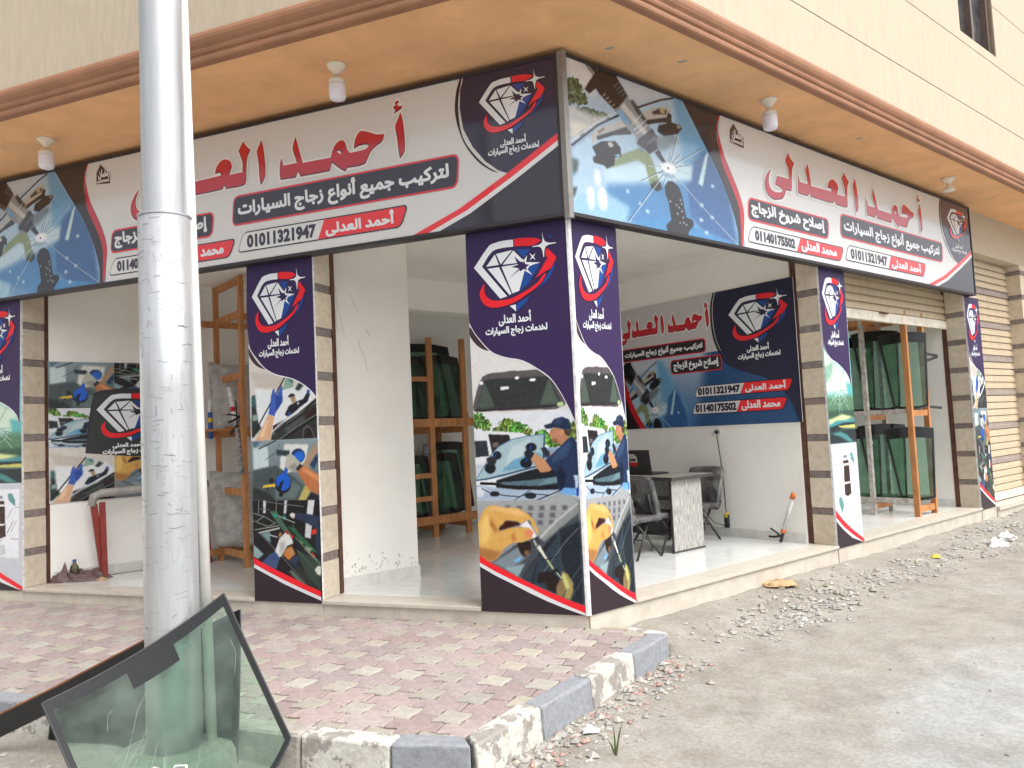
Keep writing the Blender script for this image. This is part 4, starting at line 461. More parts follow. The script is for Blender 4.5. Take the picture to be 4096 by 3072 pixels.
def build_banner(kind, Wd, H, label, group, depth=.025):
    t = thing('pillar_banner', label, 'banner', group=group); m = M_PRINT
    MB().box((0, -.0, 0), (Wd, depth, H)).build('board', MATS['white'], t)
    pre = dict(C='CB', B='BB', A='AB')[kind]; G = globals(); p = lambda P: pts(P, Wd, H)
    photo('photograph', G[pre+'_photo'], Wd, H, 0, 1, .0, .79, 1000, t, .0008, m, res=.0048, wf=dict(C=.0009, B=.0009, A=.0020)[kind])
    sl = smooth_poly(p(G[pre+'_sliver']), 3, 40)
    sliv = [(x+.012, y+.012) for x, y in sl]
    navy = p(G[pre+'_navy']); navy = navy[:2]+smooth_poly(navy, 4, 40)[8:] if 0 else smooth_poly(navy, 4, 40)
    graphics([('dark_sliver', sl, (70, 52, 60)), ('white_line', [(x, y-.012) for x, y in navy], (232, 232, 236)), ('navy_field', navy, NAVY), ('dark_corner', p(G[pre+'_blk']), (56, 46, 52)), ('white_stripe', p(G[pre+'_wht']), LBL), ('red_stripe', p(G[pre+'_red']), RED)], t, .0016, m)
    emblem(t, .075*Wd, .895*Wd, .776*H, .977*H, .0042, m)
    flat('lettering', [(text_in(T_NAME, .30*Wd, .62*Wd, .741*H, .778*H, .003), WHT), (text_in(T_SERV, .163*Wd, .772*Wd, .713*H, .740*H, .003), WHT)], t, .0042, m)
    return t
def build_poster_right():
    Wd, H = 2.92, 1.74; t = thing('wall_poster', 'wide advertising poster above the desk, navy emblem side next to the pillar', 'poster'); m = M_WALLPRINT
    MB().box((0, 0, 0), (Wd, .012, H)).build('board', M_PANEL, t); Z = lambda L: [(x-.0, z-1.57) for x, z in L]
    flat('white_ground', [([[(0, 0), (Wd, 0), (Wd, H), (0, H)]], (206, 202, 204))], t, .0008, m)
    # photograph of the repair, art of the fascia mapped on the lower half
    k = 1.6; ops = []
    def mp(P): return [(int((.12+(x/2000*8.645-.35)*.60)/Wd*1000), int((y/2000*1.383*.96-.36)/H*1000)) for x, y in P]
    for o in FA_photo:
        if o[0] == 'p': ops.append(('p', o[1], mp(o[2]), o[3]))
        elif o[0] == 'l': ops.append(('l', o[1], o[2]*.8, mp(o[3])))
        elif o[0] == 'g': ops.append(('g', o[1], (60, 120, 180), 0, 0, 0)); ops.append(('p', (44, 92, 146), [(480, -10), (1010, -10), (1010, 700), (560, 600)], 60))
        else: c = mp([o[2][:2]])[0]; ops.append((o[0], o[1], (c[0], c[1], int(o[2][2]/2000*8.645*.60/Wd*1000), int(o[2][3]/2000*1.383*.96/H*1000)))+tuple(o[3:]))
    photo('photograph', ops, Wd, H, 0, 1, 0, .557, 1000, t, .0014, m, res=.0062, wf=.0010, sat=.88)
    navy = Z([(1.822, 3.31), (1.773, 3.162), (1.761, 2.909), (1.796, 2.676), (1.911, 2.436), (2.059, 2.285), (2.264, 2.205), (2.489, 2.125), (2.686, 1.968), (2.8, 1.798), (2.873, 1.575)])
    nv = smooth_poly(navy+[(Wd, 0), (Wd, H)], 4, 40)
    arc = smooth_poly(Z([(1.78, 3.31), (1.73, 3.15), (1.72, 2.9), (1.755, 2.66), (1.87, 2.42), (2.03, 2.27), (2.0, 2.32), (1.89, 2.45), (1.785, 2.68), (1.748, 2.91), (1.76, 3.16), (1.81, 3.31)]), 4, 40)
    red = smooth_poly(Z([(.13, 2.53), (.146, 2.13), (.25, 1.82), (.40, 1.572), (.51, 1.572), (.34, 1.84), (.228, 2.089), (.165, 2.30)]), 4, 40)
    blk = [(0, 0), (.40, 0), (.25, .25), (.146, .56), (.13, .96), (0, .96)]
    graphics([('black_field', blk, (36, 30, 40)), ('red_swoosh', red, (206, 38, 48)), ('dark_arc', arc, (36, 32, 44)), ('navy_field', nv, (40, 40, 66))], t, .002, m)
    emblem(t, 2.0, 2.835, 2.575-1.57, 3.21-1.57, .004, m, (40, 40, 66))
    title(t, .085, 1.69, 2.80-1.57, 3.20-1.57, .004, m, .014, (206, 40, 44), .006)
    def pill(x0, x1, y0, y1, txt):
        flat('text_box', [([rrect(x0, x1, y0, y1, .05)], (214, 44, 58)), ([rrect(x0+.014, x1-.014, y0+.014, y1-.014, .04)], (48, 42, 52)), (text_in(txt, x0+.05, x1-.05, y0+.035, y1-.03, .006), WHT)], t, .004, m)
    pill(.14, 1.62, 2.545-1.57, 2.735-1.57, T_INST); pill(1.02, 1.857, 2.292-1.57, 2.494-1.57, T_REP)
    def phone(x0, xm, x1, y0, y1, num, name):
        a = rrect(x0, x1, y0, y1, .04, .07); b = rrect(x0+.01, x1-.01, y0+.01, y1-.01, .035, .065)
        flat('text_box', [([a], (36, 32, 44)), ([b], (222, 222, 224)), ([[(xm, y0+.01)]+b[:12]+[(xm+.065, y1-.01)]], RED), (text_in(num, x0+.065, xm-.0, y0+.028, y1-.026, .0075), (44, 32, 54)), (text_in(name, xm+.075, x1-.04, y0+.015, y1-.018, .005), WHT)], t, .004, m)
    phone(1.385, 2.10, 2.78, 1.953-1.57, 2.105-1.57, '01011321947', T_NAME); phone(1.33, 2.03, 2.69, 1.727-1.57, 1.885-1.57, '01140175502', T_MOH)
    flat('lettering', [(text_in(T_NAME, 2.235, 2.55, 2.463-1.57, 2.571-1.57, .004), WHT), (text_in(T_SERV, 2.10, 2.70, 2.365-1.57, 2.46-1.57, .004), WHT)], t, .0055, m)
    return t
def build_poster_left():
    Wd, H = 1.42, 1.65; t = thing('wall_poster', 'collage poster of windscreen jobs on the left shop wall behind the red stand', 'poster'); m = M_WALLPRINT
    MB().box((0, 0, 0), (Wd, .012, H)).build('board', M_PANEL, t)
    def sub(src, sy0, sy1, x0, x1, y0, y1, idx, extra=()):
        # a band sy0..sy1 (fractions) of a banner photograph shown in a rectangle of this poster
        f = lambda P: [(int(1000*(x0+(x/1000)*(x1-x0))/Wd), int(1000*(y0+(y/1000-sy0)/(sy1-sy0)*(y1-y0))/H)) for x, y in P]; ops = []
        for o in src[idx[0]:idx[1]]:
            if o[0] == 'p': ops.append(('p', o[1], f(o[2]), o[3]))
            elif o[0] == 'l': ops.append(('l', o[1], o[2], f(o[3])))
            elif o[0] == 'g': ops.append(('g', o[1], o[2], 0, 0, 0))
            else: c = f([o[2][:2]])[0]; ops.append((o[0], o[1], (c[0], c[1], int(o[2][2]*(x1-x0)/Wd), int(o[2][3]*(y1-y0)/(sy1-sy0)/H)))+tuple(o[3:]))
        photo('photograph', ops, Wd, H, x0/Wd, x1/Wd, y0/H, y1/H, 1000, t, .0012, m, res=.0065, wf=.0009)
    gi = lambda s: [i for i, o in enumerate(s) if o[0] == 'g']
    b, c = gi(BB_photo), gi(CB_photo)
    sub(BB_photo, .295, .47, 0, .70, 1.10, 1.65, (b[1], b[2])); sub(BB_photo, .0, .295, .70, Wd, 1.10, 1.65, (b[2], len(BB_photo)))
    sub(CB_photo, .287, .513, 0, .72, .63, 1.10, (c[1], c[2])); sub(BB_photo, .47, .70, 0, .69, 0, .63, (b[0], b[1])); sub(CB_photo, .05, .287, .69, Wd, 0, .63, (c[2], len(CB_photo)))
    sub(CB_photo, .287, .513, .72, Wd, .63, 1.10, (c[1], c[2]))
    pane = smooth_poly([(.375, .56), (.42, .98), (.47, 1.27), (.55, 1.31), (.9, 1.335), (1.30, 1.31), (1.40, .98), (1.41, .52), (1.0, .49)], 4, 40)
    flat('graphic', [([pane], (56, 54, 60)), ([[(x*.93+.055, y*.95+.03) for x, y in pane]], (58, 62, 62))], t, .002, m)
    emblem(t, .50, 1.28, .68, 1.30, .003, m, (50, 46, 62)); flat('lettering', [(text_in(T_NAME, .67, 1.0, .60, .68, .004), WHT), (text_in(T_SERV, .56, 1.2, .515, .595, .004), WHT)], t, .003, m)
    return t
# ------------------------------------------------------------------ ground
def ground_z(x, y):
    n = x*N.x+y*N.y; s = x*U.x+y*U.y
    t = min(1, max(0, (n+.1)/1.1)); t = t*t*(3-2*t)
    z = -.055*(1-t)+-.175*t
    if s < .6: k = min(1, max(0, (.6-s)/1.2)); z = z*(1-k)-.175*k
    return z
def lines(a, b, d0, d1, step, far):
    L = []; v = a
    while v < d0: L.append(v); v += max(step*3, (d0-v)*.35)
    v = d0
    while v < d1: L.append(v); v += step
    v = d1
    while v < b: L.append(v); v += max(step*3, (v-d1)*.5+step)
    L.append(b); return L
random.seed(11); rs = np.random.RandomState(5); NZ = [vnoise(400, 400, c, c, rs) for c in (40, 110, 200)]
def nz(x, y): i = int((y+8)*20) % 400; j = int((x+8)*20) % 400; return (NZ[0][i, j]-.5)*.035+(NZ[1][i, j]-.5)*.018+(NZ[2][i, j]-.5)*.010
gx = lines(-90, 90, -6.5, 9.5, .06, 1); gy = lines(-60, 120, -6, 10.5, .06, 1)
gv = []
for y in gy:
    for x in gx:
        near = -6.5 < x < 9.5 and -6 < y < 10.5
        z = ground_z(x, y) if not ((y > -2.42 and y < .06 and (x-.045)*-.9663+(y+2.36)*.2574 > .07) or (y > .03 and x*N.x+y*N.y < -.04)) else -.3
        gv.append((x, y, z+(nz(x, y) if near else 0)))
nxg = len(gx); gf = [(j*nxg+i, j*nxg+i+1, (j+1)*nxg+i+1, (j+1)*nxg+i) for j in range(len(gy)-1) for i in range(nxg-1)]
mg = bpy.data.materials.new('dusty_road'); mg.use_nodes = True; n_ = mg.node_tree.nodes; l_ = mg.node_tree.links; b_ = n_['Principled BSDF']; b_.inputs['Roughness'].default_value = .95; b_.inputs['Specular IOR Level'].default_value = .15
tc_ = n_.new('ShaderNodeTexCoord')
def _noise(sc, det=8, ro=.65):
    q = n_.new('ShaderNodeTexNoise'); q.inputs['Scale'].default_value = sc; q.inputs['Detail'].default_value = det; q.inputs['Roughness'].default_value = ro; l_.new(tc_.outputs['Object'], q.inputs['Vector']); return q
def _ramp(src, p0, c0, p1, c1):
    q = n_.new('ShaderNodeValToRGB'); q.color_ramp.elements[0].position = p0; q.color_ramp.elements[1].position = p1; q.color_ramp.elements[0].color = (*c0, 1); q.color_ramp.elements[1].color = (*c1, 1); l_.new(src, q.inputs['Fac']); return q
def _mix(f, a, b, bt='MIX'):
    q = n_.new('ShaderNodeMixRGB'); q.blend_type = bt
    if isinstance(f, float): q.inputs[0].default_value = f
    else: l_.new(f, q.inputs[0])
    for i, v in ((1, a), (2, b)):
        if isinstance(v, tuple): q.inputs[i].default_value = (*v, 1)
        else: l_.new(v, q.inputs[i])
    return q
big = _noise(.55, 5); fine = _noise(38, 10, .75); mid = _noise(5, 9, .7)
sand = _ramp(mid.outputs['Fac'], .3, (.30, .284, .252), .72, (.405, .387, .355)); tar = _ramp(mid.outputs['Fac'], .3, (.335, .342, .338), .72, (.435, .445, .442))
# asphalt shows through the dust away from the shop front: mask along the road's own direction
sx = n_.new('ShaderNodeSeparateXYZ'); l_.new(tc_.outputs['Object'], sx.inputs[0])
mA = n_.new('ShaderNodeMath'); mA.operation = 'MULTIPLY'; mA.inputs[1].default_value = N.x; l_.new(sx.outputs['X'], mA.inputs[0])
mB_ = n_.new('ShaderNodeMath'); mB_.operation = 'MULTIPLY_ADD'; mB_.inputs[1].default_value = N.y; l_.new(sx.outputs['Y'], mB_.inputs[0]); l_.new(mA.outputs[0], mB_.inputs[2])
mC = n_.new('ShaderNodeMath'); mC.operation = 'MULTIPLY_ADD'; mC.inputs[1].default_value = .22; mC.inputs[2].default_value = -.55; l_.new(mB_.outputs[0], mC.inputs[0])
mD = n_.new('ShaderNodeMath'); mD.operation = 'ADD'; l_.new(mC.outputs[0], mD.inputs[0]); l_.new(big.outputs['Fac'], mD.inputs[1])
rm = _ramp(mD.outputs[0], .38, (0, 0, 0), .62, (1, 1, 1))
c1_ = _mix(rm.outputs['Color'], sand.outputs['Color'], tar.outputs['Color'])
sp = _ramp(fine.outputs['Fac'], .36, (.66, .63, .58), .62, (1.06, 1.05, 1.04)); c2_ = _mix(.75, c1_.outputs[0], sp.outputs['Color'], 'MULTIPLY')
vo = n_.new('ShaderNodeTexVoronoi'); vo.inputs['Scale'].default_value = 46; l_.new(tc_.outputs['Object'], vo.inputs['Vector'])
pb = _ramp(vo.outputs['Distance'], .06, (.55, .5, .45), .16, (1, 1, 1)); c3_ = _mix(.5, c2_.outputs[0], pb.outputs['Color'], 'MULTIPLY')
sn_ = _noise(1.7, 7, .6); sr_ = _ramp(sn_.outputs['Fac'], .34, (.80, .78, .76), .56, (1.03, 1.03, 1.03)); c4_ = _mix(.9, c3_.outputs[0], sr_.outputs['Color'], 'MULTIPLY'); l_.new(c4_.outputs[0], b_.inputs['Base Color'])
bpn = n_.new('ShaderNodeBump'); bpn.inputs['Strength'].default_value = .55; bpn.inputs['Distance'].default_value = .012; l_.new(fine.outputs['Fac'], bpn.inputs['Height']); l_.new(bpn.outputs[0], b_.inputs['Normal'])
g = mesh_obj('ground', gv, gf, mg, smooth=True); struct(g)
# ------------------------------------------------------------------ pavement of interlocking pavers
KO = [(-7.6, -2.47), (-.40, -2.47), (.03, -2.40)]            # kerb outer line, left then corner
KR0, KR1 = Vector((.045, -2.36)), Vector((.66, -.05)); KD = (KR1-KR0).normalized(); KN = Vector((-KD.y, KD.x))  # KN points to the pavement
pav = mesh_obj('pavement', [(-7.6, -2.40, -.02), (-.2, -2.40, -.02), (.0, -2.25, -.02), (.58, -.02, -.02), (.40, .12, -.02), (-7.6, .12, -.02)], [(0, 1, 2, 3, 4, 5)],
               mat('sand_bed', (.33, .26, .2), .95, .15, 20, .5, 80)); struct(pav)
M_PINK = mat('pink_paver', (.345, .278, .266), .9, .10, 16, .5, 60, dirt=.78, dirtcol=(.39, .345, .315), rnd=.14)
M_CREAM = mat('cream_paver', (.375, .345, .295), .9, .08, 16, .5, 60, dirt=.6, dirtcol=(.40, .375, .335), rnd=.13)
PT = .3235; HW = .092
def wavy(a, b, amp, ph):      # points from a to b with a small S wave
    out = []; d = Vector(b)-Vector(a); nn = Vector((-d.y, d.x)).normalized()
    for k in range(4): t = k/4; out.append(tuple(Vector(a)+d*t+nn*amp*math.sin(math.tau*t)*ph))
    return out
cream = []
q = [(-HW, -HW), (HW, -HW), (HW, HW), (-HW, HW)]
for i in range(4): cream += wavy(q[i], q[(i+1) % 4], .010, 1)
hp = PT/2; pink = []
# pink: square of side PT with the four cream corners taken out
seq = []
for cx, cy, a, b in ((hp, -hp, (-HW, 0), (0, HW)), (hp, hp, (0, -HW), (-HW, 0)), (-hp, hp, (HW, 0), (0, -HW)), (-hp, -hp, (0, HW), (HW, 0))):
    p0 = (cx+a[0], cy+a[1]); p2 = (cx+b[0], cy+b[1]); p1 = (cx+a[0]+b[0], cy+a[1]+b[1]); seq += wavy(p0, p1, .006, -1)+wavy(p1, p2, .006, -1)+[p2]
pink = seq
def shrink(P, g): return offset_contours([P], -g)[0]
def tile_mesh(P, name, m, parent, x, y):
    P = [(x+a, y+b) for a, b in P]
    for px, py, nx, ny in ((0, -2.335, 0, 1), (KR0.x+KN.x*.13, KR0.y+KN.y*.13, KN.x, KN.y), (0, -.002, 0, -1), (.42, .06, -.45, -.9)):
        P = clip(P, px, py, nx, ny)
        if len(P) < 3: return
    if abs(area2(P)) < .0012: return
    if area2(P) < 0: P = P[::-1]
    cx = sum(a for a, b in P)/len(P); cy = sum(b for a, b in P)/len(P); P = [(a-cx, b-cy) for a, b in P]
    A = shrink(P, .0045); B = shrink(P, .012); n = len(A)
    if len(B) != n: return
    dz = random.uniform(-.003, .003); tx = random.uniform(-.012, .012); ty = random.uniform(-.012, .012)
    vs = [(a, b, -.03) for a, b in A]+[(a, b, -.005+tx*a+ty*b) for a, b in A]+[(a, b, tx*a+ty*b) for a, b in B]
    fs = [(i, (i+1) % n, n+(i+1) % n, n+i) for i in range(n)]+[(n+i, n+(i+1) % n, 2*n+(i+1) % n, 2*n+i) for i in range(n)]+[tuple(2*n+i for i in range(n))]
    mesh_obj(name, vs, fs, m, parent, loc=(cx, cy, dz))
for i in range(-19, 6):
    for j in range(-8, 7):
        cx, cy = -1.232+i*PT, -1.692+j*PT
        if cx < -7.0: continue
        tile_mesh(cream, 'cream_paver', M_CREAM, pav, cx, cy); tile_mesh(pink, 'pink_paver', M_PINK, pav, cx+hp, cy+hp)
# kerb stones, alternately painted
def chipped(name, paint, base):
    m = bpy.data.materials.new(name); m.use_nodes = True; n = m.node_tree.nodes; l = m.node_tree.links; b = n['Principled BSDF']; b.inputs['Roughness'].default_value = .85
    tc = n.new('ShaderNodeTexCoord'); a = n.new('ShaderNodeTexNoise'); a.inputs['Scale'].default_value = 5.5; a.inputs['Detail'].default_value = 12; a.inputs['Roughness'].default_value = .72; l.new(tc.outputs['Object'], a.inputs['Vector'])
    oi = n.new('ShaderNodeObjectInfo'); vm = n.new('ShaderNodeVectorMath'); vm.operation = 'ADD'; l.new(tc.outputs['Object'], vm.inputs[0]); l.new(oi.outputs['Location'], vm.inputs[1]); l.new(vm.outputs[0], a.inputs['Vector'])
    r = n.new('ShaderNodeValToRGB'); r.color_ramp.elements[0].position = base[3]; r.color_ramp.elements[1].position = base[3]+.025; r.color_ramp.elements[0].color = (*base[:3], 1); r.color_ramp.elements[1].color = (*paint, 1)
    l.new(a.outputs['Fac'], r.inputs['Fac']); f = n.new('ShaderNodeTexNoise'); f.inputs['Scale'].default_value = 30; f.inputs['Detail'].default_value = 6; l.new(vm.outputs[0], f.inputs['Vector'])
    r2 = n.new('ShaderNodeValToRGB'); r2.color_ramp.elements[0].position = .3; r2.color_ramp.elements[0].color = (.72, .69, .65, 1); r2.color_ramp.elements[1].position = .7; r2.color_ramp.elements[1].color = (1, 1, 1, 1); l.new(f.outputs['Fac'], r2.inputs['Fac'])
    mx = n.new('ShaderNodeMixRGB'); mx.blend_type = 'MULTIPLY'; mx.inputs[0].default_value = .8; l.new(r.outputs[0], mx.inputs[1]); l.new(r2.outputs[0], mx.inputs[2]); l.new(mx.outputs[0], b.inputs['Base Color'])
    bp = n.new('ShaderNodeBump'); bp.inputs['Strength'].default_value = .5; bp.inputs['Distance'].default_value = .008; ad = n.new('ShaderNodeMath'); l.new(a.outputs['Fac'], ad.inputs[0]); l.new(f.outputs['Fac'], ad.inputs[1]); l.new(ad.outputs[0], bp.inputs['Height']); l.new(bp.outputs[0], b.inputs['Normal']); return m
M_KW = chipped('white_kerb_paint', (.62, .605, .56), (.33, .31, .285, .47)); M_KG = chipped('grey_kerb_paint', (.285, .305, .335), (.38, .36, .33, .36)); M_KB = mat('bare_kerb', (.37, .34, .30), .9, .12, 12, .5, 60)
kerb = thing('kerb', 'kerb line', 'kerb'); del kerb['label']; del kerb['category']; struct(kerb)
def kerbstone(o0, o1, w, m, i0=None, i1=None, top=.012):
    o0 = Vector(o0); o1 = Vector(o1); d = (o1-o0).normalized(); nn = Vector((-d.y, d.x)); i0 = o0+nn*w if i0 is None else Vector(i0); i1 = o1+nn*w if i1 is None else Vector(i1)
    g = d*.004; c = (o0+o1+i0+i1)/4; P = [o0+g, o1-g, i1-g, i0+g]; bm = bmesh.new(); bot = [bm.verts.new(((p.x-c.x)*1.0, (p.y-c.y), -.34)) for p in P]; tp = [bm.verts.new((p.x-c.x, p.y-c.y, top)) for p in P]
    for k in (0, 1): bot[k].co.x -= nn.x*.025; bot[k].co.y -= nn.y*.025
    bm.faces.new(bot[::-1]); bm.faces.new(tp)
    for k in range(4): bm.faces.new((bot[k], bot[(k+1) % 4], tp[(k+1) % 4], tp[k]))
    bmesh.ops.bevel(bm, geom=[e for e in bm.edges if all(v in tp for v in e.verts)]+[e for e in bm.edges if not all(v in tp for v in e.verts) and not all(v in bot for v in e.verts)], offset=.018, segments=3, affect='EDGES', profile=.5)
    bmesh.ops.subdivide_edges(bm, edges=[e for e in bm.edges if e.calc_length() > .12], cuts=3, use_grid_fill=True)
    for v in bm.verts: v.co += Vector((random.uniform(-1, 1), random.uniform(-1, 1), random.uniform(-1, 1)))*.0022
    me = bpy.data.meshes.new('kerb_stone'); bm.to_mesh(me); bm.free(); me.materials.append(m); o = bpy.data.objects.new('kerb_stone', me); o.location = (c.x, c.y, 0); link(o, kerb)
xs = [-7.4, -6.8, -6.2, -5.6, -5.0, -4.4, -3.8, -3.22, -2.64, -2.06, -1.52, -.975, -.41]
for k in range(len(xs)-1): kerbstone((xs[k], -2.475), (xs[k+1], -2.475), .14, M_KW if k == 11 or k % 2 else (M_KB if k == 10 else M_KG), top=.008)
kerbstone((-.41, -2.475), (.03, -2.40), .14, M_KG, (-.41, -2.335), (-.06, -2.28), .014)
L_ = (KR1-KR0).length; ks = [0, .56, 1.14, 1.70, 2.22, L_]
kp = lambda t, w=0: KR0+KD*t+KN*w
kerbstone(kp(0)-Vector((.0, .03)), kp(.60), .14, M_KW, (-.06, -2.27), kp(.60, .14), .016)
kerbstone(kp(.60), kp(1.18), .14, M_KG, top=.010); kerbstone(kp(1.18), kp(1.78), .14, M_KW, top=.015); kerbstone(kp(1.78), kp(L_-.02), .14, M_KG, top=.008)
kerbstone(kp(L_), (.33, .10), .13, M_KW, (.52, -.10), (.29, .005), .012)
# ------------------------------------------------------------------ the building
B = thing('building', 'ochre corner building with glass shop on the ground floor', 'building')
def rb(name, s0, s1, n0, n1, z0, z1, m, parent=B, bev=0.): return MB().box((s0, -n1, z0), (s1, -n0, z1), bev).build(name, m, parent, rotz=TH)   # box in the right frame (n outward)
def lb(name, x0, x1, y0, y1, z0, z1, m, parent=B, bev=0.): return MB().box((x0, y0, z0), (x1, y1, z1), bev).build(name, m, parent)
ZS = 4.80; DL, DR = 1.192, .889
XL, SR = -16., 22.
cD = offc(DL, DR)
def Rp(o, s): c = offc(DL+o, DR+o); return (c.x+U.x*s, c.y+U.y*s)
# soffit slab
c0 = offc(DL, DR); far = Vector((c0.x, c0.y))+Vector((U.x, U.y))*SR
MB().prism([(XL, -DL+.0), (c0.x, c0.y), (far.x, far.y), (far.x-N.x*1.6, far.y-N.y*1.6), (.1, .5), (XL, .5)], ZS, ZS+.12).build('soffit', M_SOFFIT, B)
# cornice swept along both fronts with a mitre
prof = [(-.06, 4.785), (.0, 4.785), (.018, 4.80), (.022, 4.825), (.010, 4.845), (.006, 4.86), (.030, 4.872), (.040, 4.895), (.030, 4.915), (.034, 4.925), (.060, 4.95), (.076, 4.985), (.078, 5.02), (.066, 5.05), (.052, 5.068), (-.06, 5.085)]
prof = [(o*.65 if o > 0 else o, 4.790+(z-4.785)*.86) for o, z in prof]; cv = []; cf = []; n = len(prof)
for (o, z) in prof: cv.append((XL, -(DL+o), z))
for (o, z) in prof: c = offc(DL+o, DR+o); cv.append((c.x, c.y, z))
for (o, z) in prof: c = offc(DL+o, DR+o); cv.append((c.x+U.x*SR, c.y+U.y*SR, z))
for k in range(2):
    for i in range(n-1): cf.append((k*n+i, k*n+i+1, (k+1)*n+i+1, (k+1)*n+i))
mesh_obj('cornice', cv, [f[::-1] for f in cf], M_CORN, B)
# upper walls
MB().prism([(XL, -DL+.012), (c0.x-.012, c0.y+.012), (c0.x-.05, c0.y+.4), (XL, -DL+.4)], 4.93, 11).build('upper_wall', M_WALLUP, B)
cU = offc(DL-.012, DR-.012); su = cU.x*U.x+cU.y*U.y; nW = DR-.012
wz = [4.93, 5.62, 6.50, 7.40, 8.30, 9.20, 11]; WS0, WS1, WZ0 = 6.56, 7.86, 6.63
for k in range(6):
    z0, z1 = wz[k], wz[k+1]-.014
    if z1 < WZ0 or z0 > 7.9: segs = [(su, su+SR, z0, z1)]
    else: segs = [(su, WS0, z0, z1), (WS1, su+SR, z0, z1)]+([(WS0, WS1, z0, WZ0)] if z0 < WZ0-.02 else [])
    for a, b, c, d in segs: rb('upper_wall', a, b, nW-.3, nW, c, d, M_WALLUP, bev=0)
rb('upper_wall_core', su+.01, su+SR, nW-.31, nW-.018, 4.95, WZ0, M_WALLUP); rb('upper_wall_core', su+.01, WS0, nW-.31, nW-.018, WZ0, 11, M_WALLUP); rb('upper_wall_core', WS1, su+SR, nW-.31, nW-.018, WZ0, 11, M_WALLUP)
wn = MB().box((WS0, -nW+.14, WZ0), (WS1, -nW+.2, 7.95)).build('window', mat('dark_pane', (.07, .068, .07), .2, .3), B, rotz=TH)
MB().box((WS0, -nW+.06, WZ0), (WS0+.07, -nW+.15, 7.95)).box((WS1-.07, -nW+.06, WZ0), (WS1, -nW+.15, 7.95)).box((WS0+.07, -nW+.06, WZ0), (WS1-.07, -nW+.15, WZ0+.07)).box((WS0+.62, -nW+.06, WZ0+.07), (WS0+.69, -nW+.15, 7.95)).build('frame', mat('brown_window_frame', (.17, .12, .10), .5, .1), wn)
# walls behind the signs (lintels)
MB().prism([(XL, 0), (.0, 0), (.02, .25), (XL, .25)], 3.5, ZS).build('lintel', M_WALLUP, B)
rb('lintel', 0.02, 8.93, -.25, .0, 3.5, ZS, M_WALLUP); rb('lintel', 8.93, 22, -.25, .0, 4.12, ZS, M_WALLUP)
# timber batten under the fascias
lb('batten', -.93, .02, -.06, -.005, 3.366, 3.369, MATS['tan']) if 0 else None
# ---- pillars with coursed reveal stones
def pillar(name, pts4, frame, x0, x1, side):
    """frame 'L': x0..x1 along x, depth +y; 'R': along s, depth -n. side=+1 stones on the x1 face, -1 on the x0 face"""
    pl = MB().box((x0+.004, .004, -.4), (x1-.004, .29, 3.51)).build(name, M_STONE, B, rotz=TH if frame == 'R' else 0)
    z = FZ+.0; k = 0; X = x1 if side > 0 else x0
    seq = []
    while z < 3.44:
        seq.append((z, min(3.49, z+.343), M_STONE, 'stone_block')); z += .346
        if z < 3.4: seq.append((z, min(3.49, z+.078), M_BAND, 'band_stone')); z += .081
    for z0, z1, m, nm in seq:
        pr = .012 if nm == 'stone_block' else .007; pr += random.uniform(-.003, .003)
        a, b = (X-.03, X+pr) if side > 0 else (X-pr, X+.03)
        MB().box((a, -.002, z0), (b, .262+random.uniform(-.004, .004), z1), .004).build(nm, m, pl)
    a, b = (X-.03, X+.014) if side > 0 else (X-.014, X+.03)
    MB().box((a, .268, FZ), (b, .33, 3.5)).build('shutter_rail', M_RUST, pl); return pl
pillar('pillar', None, 'L', -3.295, -2.54, 1); pillar('pillar', None, 'L', -7.24, -6.478, 1)
pillar('pillar', None, 'R', 4.026, 4.62, -1); pillar('pillar', None, 'R', 8.352, 8.93, -1)
# corner pillar, plain core behind the two banners
cl = [(-.918, .004), (-.004, .004), tuple((SN(.558, -.004))[:2]), tuple(SN(.558, -.35)[:2]), (-.70, .38), (-.918, .3)]
MB().prism(cl, -.4, 3.51).build('corner_pillar', M_STONE, B)
# ---- rooms
WALLN = -5.77; ZC = 3.72
rb('partition_wall', -1.005, -.03, -2.74, -2.49, FZ-.1, ZC, M_INT)
pw = B.children[-1]; _q = random.Random(17); sm = MB()
def scuff(s, z, ds, dz, w): sm.add([(s-w, 2.4885, z), (s+w, 2.4885, z), (s+ds+w, 2.4885, z+dz), (s+ds-w, 2.4885, z+dz)], [(0, 1, 2, 3)])
for k in range(9): s = _q.uniform(-.93, -.55); z = _q.uniform(2.4, 3.3); scuff(s, z, _q.uniform(.01, .06), -_q.uniform(.06, .35), _q.uniform(.0012, .003))
for k in range(60): s = _q.uniform(-.98, -.05); z = FZ+.12+abs(_q.gauss(0, .09)); scuff(s, z, _q.uniform(-.02, .02), _q.uniform(.004, .03), _q.uniform(.002, .008))
sm.build('scuff_marks', mat('scuff', (.60, .565, .51), .9, .3), pw)['kind'] = 'stuff'
rb('side_wall', -3.3, 3.96, WALLN-.2, WALLN, FZ-.1, ZC, M_INT)
rb('shop_wall', 3.99, 4.19, -6.0, -.335, FZ-.1, ZC, M_INT)
def clipY(P): return clip(P, 0, .30, 0, 1)
for nm, z0, z1, m in (('ceiling', ZC, ZC+.1, M_CEIL),):
    P = [tuple(SN(s, n_)[:2]) for s, n_ in ((-4, -6), (4.1, -6), (4.1, -.3), (-4, -.3))]; P = clip(P, 0, .2, 0, 1); MB().prism(P[::-1] if area2(P) < 0 else P, z0, z1).build(nm, m, B)
rb('ceiling', 4.1, 8.5, -4.2, -.25, ZC, ZC+.1, M_CEIL)
rb('shop_wall', 8.346, 8.55, -4.2, -.335, FZ-.1, ZC, M_INT); rb('back_wall', 4.19, 8.346, -4.3, -4.1, FZ-.1, ZC, M_INT)
rb('beam', -.5, 3.99, -4.3, -4.05, 3.30, ZC, M_INT)
